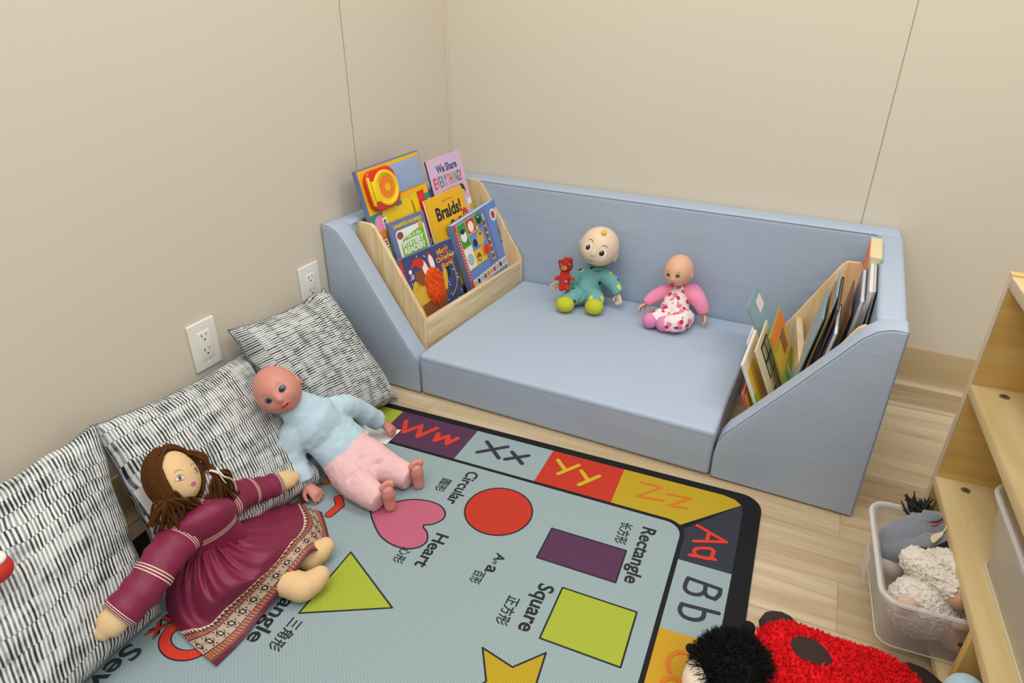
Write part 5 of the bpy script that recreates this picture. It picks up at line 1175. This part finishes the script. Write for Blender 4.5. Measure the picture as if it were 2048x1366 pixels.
def border_cloth():
    m, nt, b, N, Lk = nodes('woven_border_silk')
    uvn = N('ShaderNodeUVMap'); sep = N('ShaderNodeSeparateXYZ'); Lk(uvn.outputs[0], sep.inputs[0]); U, V = sep.outputs[0], sep.outputs[1]
    def mt(op, a, c=None):
        n = N('ShaderNodeMath'); n.operation = op
        for i, q in enumerate((a, c)):
            if q is None: continue
            if isinstance(q, (int, float)): n.inputs[i].default_value = q
            else: Lk(q, n.inputs[i])
        return n.outputs[0]
    def mix(f, a, c):
        mx = N('ShaderNodeMix'); mx.data_type = 'RGBA'
        for nm, q in (('A', a), ('B', c)):
            if isinstance(q, str): mx.inputs[nm].default_value = (*lin(q), 1)
            else: Lk(q, mx.inputs[nm])
        Lk(f, mx.inputs['Factor']); return mx.outputs['Result']
    def band(lo, hi): return mt('MULTIPLY', mt('GREATER_THAN', V, lo), mt('LESS_THAN', V, hi))
    K = 15
    fu = mt('FRACT', mt('MULTIPLY', U, K)); tri = mt('MULTIPLY', mt('ABSOLUTE', mt('SUBTRACT', mt('FRACT', mt('MULTIPLY', U, K*3)), .5)), 2)
    col = mix(band(.695, 1.0), MAR, '#7a3f34')
    # zigzag edge
    zz = mt('LESS_THAN', mt('ADD', mt('MULTIPLY', tri, .034), .695), V); zb = mt('MULTIPLY', band(.695, .732), zz)
    col = mix(band(.690, .732), col, '#5c1f38'); col = mix(mt('MULTIPLY', band(.692, .730), mt('SUBTRACT', 1, zz)), col, '#d8c6a6')
    # dotted lines
    dot = mt('GREATER_THAN', mt('FRACT', mt('MULTIPLY', U, K*4)), .5)
    for lo, hi in ((.742, .751), (.758, .767), (.894, .903), (.909, .918), (.924, .933)): col = mix(mt('MULTIPLY', band(lo, hi), dot), col, '#c98a5c')
    # flower band
    col = mix(band(.780, .884), col, '#b39a86')
    col = mix(mt('MULTIPLY', band(.774, .781), mt('ADD', 0, 1)), col, '#5b2a26'); col = mix(band(.883, .890), col, '#5b2a26')
    vx = mt('MULTIPLY', mt('SUBTRACT', fu, .5), 1); vy = mt('MULTIPLY', mt('SUBTRACT', V, .832), 7.5)
    rr = mt('SQRT', mt('ADD', mt('MULTIPLY', vx, vx), mt('MULTIPLY', vy, vy)))
    an = mt('ARCTAN2', vy, vx); pet = mt('ADD', mt('MULTIPLY', mt('COSINE', mt('MULTIPLY', an, 6)), .08), .31)
    fl = mt('LESS_THAN', rr, pet); fi = mt('LESS_THAN', mt('ABSOLUTE', mt('SUBTRACT', rr, .25)), .05); fc = mt('LESS_THAN', rr, .10)
    col = mix(mt('MULTIPLY', fl, band(.781, .883)), col, '#2a1c1c'); col = mix(mt('MULTIPLY', fi, mt('MULTIPLY', band(.781, .883), mt('GREATER_THAN', mt('COSINE', mt('MULTIPLY', an, 6)), .1))), col, '#c4ae94'); col = mix(mt('MULTIPLY', fc, band(.781, .883)), col, '#c4ae94')
    col = mix(band(.955, 1.01), col, '#5e1c36')
    Lk(col, b.inputs['Base Color']); b.inputs['Roughness'].default_value = .45; b.inputs['Sheen Weight'].default_value = .03; b.inputs['Specular IOR Level'].default_value = .3
    return m
M_SKIRT = border_cloth()
M_YARN = mat('brown_yarn', '#553317', .95, bump=(700, .5), var=(80, .3), spec=.1)
dR = thing('rag_doll', 'cloth doll with brown yarn hair and maroon dress reclining against the cushions', 'doll', tuple(at(480, 1150, z=0)))
# head: flat stuffed cotton
HR = Head(face_frame(at(352, 958, x=.285), 28, -40, -2), .053, sc=(.86, .72, 1.10), cheek=.02, nose=.0, chin=.03, sock=.0, ez=-.05, ex=.42, jaw=.12, crown=.0)
hr_ = HR.mesh(M_CLOTH, dR, ears=False, voxel=.0025)
M_EYEG = mat('painted_iris', '#7d766e', .6); M_EWH = mat('painted_eye_white', '#e2d9c8', .6); M_OUT = mat('painted_line', '#5a4a3c', .7); M_LIPP = mat('painted_pink_lips', '#c2558a', .6)
for q in (-1, 1):
    p = MB(); HR.patch(p, q*.46, -.05, .19, .085, M_EWH, .004, a=q*.12); HR.patch(p, q*.46, -.045, .075, .080, M_EYEG, .008); HR.patch(p, q*.46, -.045, .035, .04, M_DARK, .012)
    HR.line(p, [(q*.26, -.08), (q*.38, .035), (q*.50, .045), (q*.66, -.02)], .0007, M_OUT, .006); HR.line(p, [(q*.26, -.08), (q*.42, -.135), (q*.60, -.09), (q*.72, -.06)], .0005, M_OUT, .006); child(p, 'eye', dR, hr_)
    p = MB(); HR.line(p, [(q*.22, .13), (q*.38, .22), (q*.62, .17)], .0005, M_OUT, .004); child(p, 'eyebrow', dR, hr_)
p = MB(); HR.patch(p, -.06, -.40, .105, .05, M_LIPP, .006, a=.25); HR.patch(p, .06, -.40, .105, .05, M_LIPP, .006, a=-.25); HR.patch(p, 0, -.445, .13, .055, M_LIPP, .007); child(p, 'lips', dR, hr_)
nk0 = at(378, 1000, x=.30); ch0 = at(410, 1040, z=.175)
p = MB(); p.tube([nk0, at(398, 1016, z=.178)], [.023, .022], M_CLOTH, 14, flat=.8); child(p, 'neck', dR)
# hair: yarn strands over the head and two pigtails
def strand(p, pts, r, n=6): p.tube(pts, r, M_YARN, n)
p = MB(); q = random.Random(31)
Mh = HR.M
def hp(az, el, lift): return HR.S(az, el, lift)
back = MB(); vs_ = []
# shell of the hair behind the face
p.ball((0, .010, .004), (.0545, .040, .066), M_YARN, HR.M, 40, 28)
for i in range(150):
    t = i/149; el0 = -1.0+2.55*t
    for sgn in (-1, 1):
        pts = []
        a0 = q.uniform(.95, 1.1) if el0 < .95 else q.uniform(.75, 1.0)
        for k in range(7):
            u = k/6; az = sgn*(a0+u*(2.3-a0)); el = el0*(1-.35*u) - .1*u
            pts.append(hp(az, max(-1.1, min(1.45, el+q.gauss(0, .03))), .10+.07*sin(pi*u)+q.uniform(0, .05)))
        strand(p, pts, .0024, 5)
for i in range(70):      # hairline framing the face on both sides
    sgn = 1 if i % 2 else -1; off = q.uniform(-.03, .22); pts = []
    for k in range(10):
        u = k/9; pts.append(hp(sgn*((.98+off)*min(1, (u*3.2)**.6)), 1.22-.08*off-u*2.0+q.uniform(-.02, .02), .08+q.uniform(-.01, .06)))
    strand(p, pts, .0026, 6)
hair = child(p, 'hair', dR, hr_)
def pigtail(tie, src, tips, n, spread, name, seed, rope=None):
    p = MB(); q = random.Random(seed)
    if rope:
        for i in range(9):
            o = [Vector((q.gauss(0, .004), q.gauss(0, .004), q.gauss(0, .004))) for _ in rope]
            strand(p, spline([a+b*(1 if 0 < k < len(rope)-1 else .4) for k, (a, b) in enumerate(zip(rope, o))], 5), .0036, 7)
    else:
        for i in range(14): strand(p, [src+Vector((q.gauss(0, .008), q.gauss(0, .008), q.gauss(0, .008))), tie], .0034, 6)
    for i in range(n):
        T = Vector(tips[i % len(tips)]) + Vector((q.gauss(0, spread), q.gauss(0, spread), q.gauss(0, spread*.5)))
        mid = tie*.5+T*.5+Vector((q.gauss(0, .006), q.gauss(0, .006), abs(q.gauss(.012, .006))))
        strand(p, spline([tie, tie*.7+mid*.3+Vector((0, 0, .004)), mid, T], 4), .0029, 6)
    return child(p, name, dR, hr_)
tl = at(334, 1002, x=.315); pigtail(tl, at(325, 985, x=.300), [at(302, 1050, x=.300), at(318, 1060, x=.305), at(340, 1058, x=.315), at(365, 1040, x=.325), at(385, 1020, x=.330), at(395, 1008, x=.330), at(352, 1052, x=.32)], 34, .004, 'pigtail', 4)
tr_ = at(430, 948, x=.318)
pigtail(tr_, None, [at(438, 1020, x=.335), at(452, 1010, x=.335), at(466, 995, x=.335), at(474, 985, x=.33), at(445, 1028, x=.335), at(455, 970, x=.33)], 34, .004, 'pigtail', 9, rope=[at(380, 905, x=.285), at(402, 915, x=.298), at(418, 932, x=.308), tr_])
M_CORD = mat('white_cord', '#dcd6c8', .8)
p = MB(); p.tube([tr_+Vector((.012*cos(a), .006*cos(a+1), .012*sin(a))) for a in [2*pi*i/14 for i in range(15)]], .0026, M_CORD, 6)
p.tube(spline([tr_+Vector((.004, .004, .012)), at(447, 952, x=.340), at(462, 958, x=.340), at(470, 968, x=.338), at(474, 992, x=.335)], 5), .0018, M_CORD, 6); p.tube(spline([tr_+Vector((.004, .004, .012)), at(445, 958, x=.338), at(452, 966, x=.338)], 5), .0014, M_CORD, 6); child(p, 'hair_tie', dR, hr_)
# bodice
p = MB()
def loft(p, rings, m, closed=True, flip=False):
    n = len(rings[0]); vs = [v for r in rings for v in r]; us = [(i/n, j/(len(rings)-1)) for j in range(len(rings)) for i in range(n)]
    fs = [(j*n+i, j*n+(i+1) % n, (j+1)*n+(i+1) % n, (j+1)*n+i) for j in range(len(rings)-1) for i in range(n)]
    p.add(vs, fs, m, uv=us)
bpath = spline([at(391, 1012, z=.200), at(403, 1036, z=.176), at(418, 1064, z=.138), at(438, 1098, z=.088)], 6)
bw = [.020, .030, .040, .049, .055, .059, .061, .061, .060, .059, .058, .057, .056, .056, .057, .058, .059, .060, .060]
bf = [.65]*len(bpath)
latR = Vector((.45, .89, 0)).normalized()
rings = []
for i, c in enumerate(bpath):
    t = (bpath[min(i+1, len(bpath)-1)]-bpath[max(i-1, 0)]).normalized(); a = (latR - t*latR.dot(t)).normalized(); b_ = t.cross(a)
    w_ = bw[min(i, len(bw)-1)]
    rings.append([c + a*(w_*cos(2*pi*k/36)) + b_*(w_*.60*sin(2*pi*k/36)) for k in range(36)])
loft(p, rings, M_BOD); bod = child(p, 'bodice', dR, sharp=0)
# sleeves and hands
def sleeve(pts, r0, r1, hand, seed):
    path = spline(pts, 7); n = 26; p = MB(); N_ = len(path)
    rs = [r0+(r1-r0)*i/(N_-1)+.002*sin(i*1.7+seed) for i in range(N_)]
    p.tube(path, rs, M_SLV, n, flat=.72, up=(.5, -.2, .84), c0=.9, c1=.02)
    s_ = child(p, 'sleeve', dR)
    h = MB(); a, b_ = path[-1], Vector(hand); d = (b_-a).normalized(); L_ = (b_-a).length
    h.tube([a-d*.02, a+d*.3*L_, a+d*.7*L_, a+d*L_*.85], [r1*.72, r1*.80, r1*.74, r1*.52], M_CLOTH, 18, flat=.72, up=(.5, -.2, .84)); child(h, 'hand', dR)
sleeve([at(368, 1068, z=.160), at(332, 1112, z=.158), at(290, 1172, z=.140), at(236, 1232, z=.118)], .040, .033, at(202, 1268, z=.104), 1)
sleeve([at(440, 1015, z=.155), at(478, 990, z=.135), at(515, 978, z=.115), at(556, 966, z=.098)], .038, .029, at(592, 952, z=.092), 2)
# skirt: gathered cloth spread over the legs
WA = [((366, 1120), .100), ((384, 1112), .118), ((404, 1102), .125), ((424, 1090), .125), ((440, 1078), .118), ((450, 1058), .110), ((452, 1030), .095)]
R1 = [((336, 1165), .060), ((372, 1168), .088), ((412, 1160), .105), ((452, 1135), .112), ((486, 1105), .108), ((500, 1066), .095), ((498, 1010), .070)]
R2 = [((334, 1222), .018), ((382, 1224), .048), ((436, 1200), .080), ((490, 1160), .100), ((540, 1112), .098), ((560, 1060), .072), ((560, 1006), .030)]
R3 = [((372, 1276), .014), ((420, 1258), .028), ((478, 1206), .050), ((536, 1148), .078), ((592, 1086), .080), ((620, 1045), .040), ((606, 1010), .016)]
R4 = [((432, 1332), .012), ((484, 1280), .012), ((530, 1222), .020), ((578, 1162), .048), ((622, 1104), .068), ((660, 1094), .014), ((644, 1024), .012)]
rowsC = [[at(px, py, z=z) for (px, py), z in R] for R in (WA, R1, R2, R3, R4)]
NU, NV = 150, 60
cols = [spline([r[i] for r in rowsC], NV//4) for i in range(7)]
grid = []
for j in range(len(cols[0])):
    grid.append(spline([c[j] for c in cols], NU//6))
nv, nu = len(grid), len(grid[0]); q = random.Random(5)
ph = [q.uniform(0, 6.28) for _ in range(8)]
G = []
for j in range(nv):
    v = j/(nv-1); row = []
    for i in range(nu):
        u = i/(nu-1); P0 = grid[j][i]
        env = min(1, u*9)*min(1, (1-u)*9)
        gather = (sin(u*62+ph[0])*.55+sin(u*97+ph[1])*.45)*math.exp(-v*3.2)*.0125
        broad = (sin(u*21+ph[2]+v*2.2)*.6+sin(u*33+ph[3]-v*1.3)*.4)*.0145*sin(pi*min(1, v*1.25))**1.0
        row.append(P0+Vector((.15, -.25, .95))*(gather*min(1, v*12)+broad)*env)
    G.append(row)
for row in G:
    for P0 in row: P0.z = max(P0.z, .0085)
# uv v such that the woven border is the lower rim
vs = []; us = []
for side in (0, 1):
    for j in range(nv):
        for i in range(nu):
            P0 = G[j][i]; vs.append(P0 + (Vector((0, 0, 0)) if side == 0 else Vector((-.0005, .0005, -.0018)))); us.append((i/(nu-1), j/(nv-1)))
fs = []; q_ = nu*nv
for j in range(nv-1):
    for i in range(nu-1):
        a = j*nu+i; fs += [(a, a+nu, a+nu+1, a+1), (q_+a, q_+a+1, q_+a+nu+1, q_+a+nu)]
p = MB().add(vs, fs, M_SKIRT, uv=us); sk = child(p, 'skirt', dR, sharp=0)
p = MB(); p.tube([G[0][i]+Vector((0, 0, .001)) for i in range(nu)], .0022, M_MAR, 6, cap=False); child(p, 'waist_seam', dR, sk)
# stuffed legs coming out under the hem
for pts, rs in (([at(500, 1150, z=.040), at(560, 1160, z=.036), at(606, 1176, z=.032)], (.027, .031, .030)), ([at(530, 1105, z=.036), at(585, 1105, z=.034), at(618, 1116, z=.030)], (.026, .030, .026))):
    p = MB(); p.tube(spline(pts, 5), [rs[0]+(rs[1]-rs[0])*min(1, i/5)+(rs[2]-rs[1])*max(0, (i-5)/5) for i in range(11)], M_CLOTH, 20, flat=.9)
    e = pts[-1]; p.tube([e+Vector((0, 0, -.004)), e+Vector((.012, .022, .006)), e+Vector((.016, .036, .010))], [.026, .025, .020], M_CLOTH, 16, flat=.95)
    vs_, fs_ = melt(p, .0035, 5); child(MB().add(vs_, fs_, M_CLOTH), 'leg', dR)
# white scrap stuck on the upper sleeve
p = MB(); c = at(297, 1124, z=.172); p.box((-.0035, -.0075, 0), (.0035, .0075, .001), mat('sticker_grey', '#a9a2a4', .6), .0004, 1, M=Matrix.Translation(c) @ Matrix.Rotation(.5, 4, 'X') @ Matrix.Rotation(.5, 4, 'Y')); child(p, 'sticker', dR)
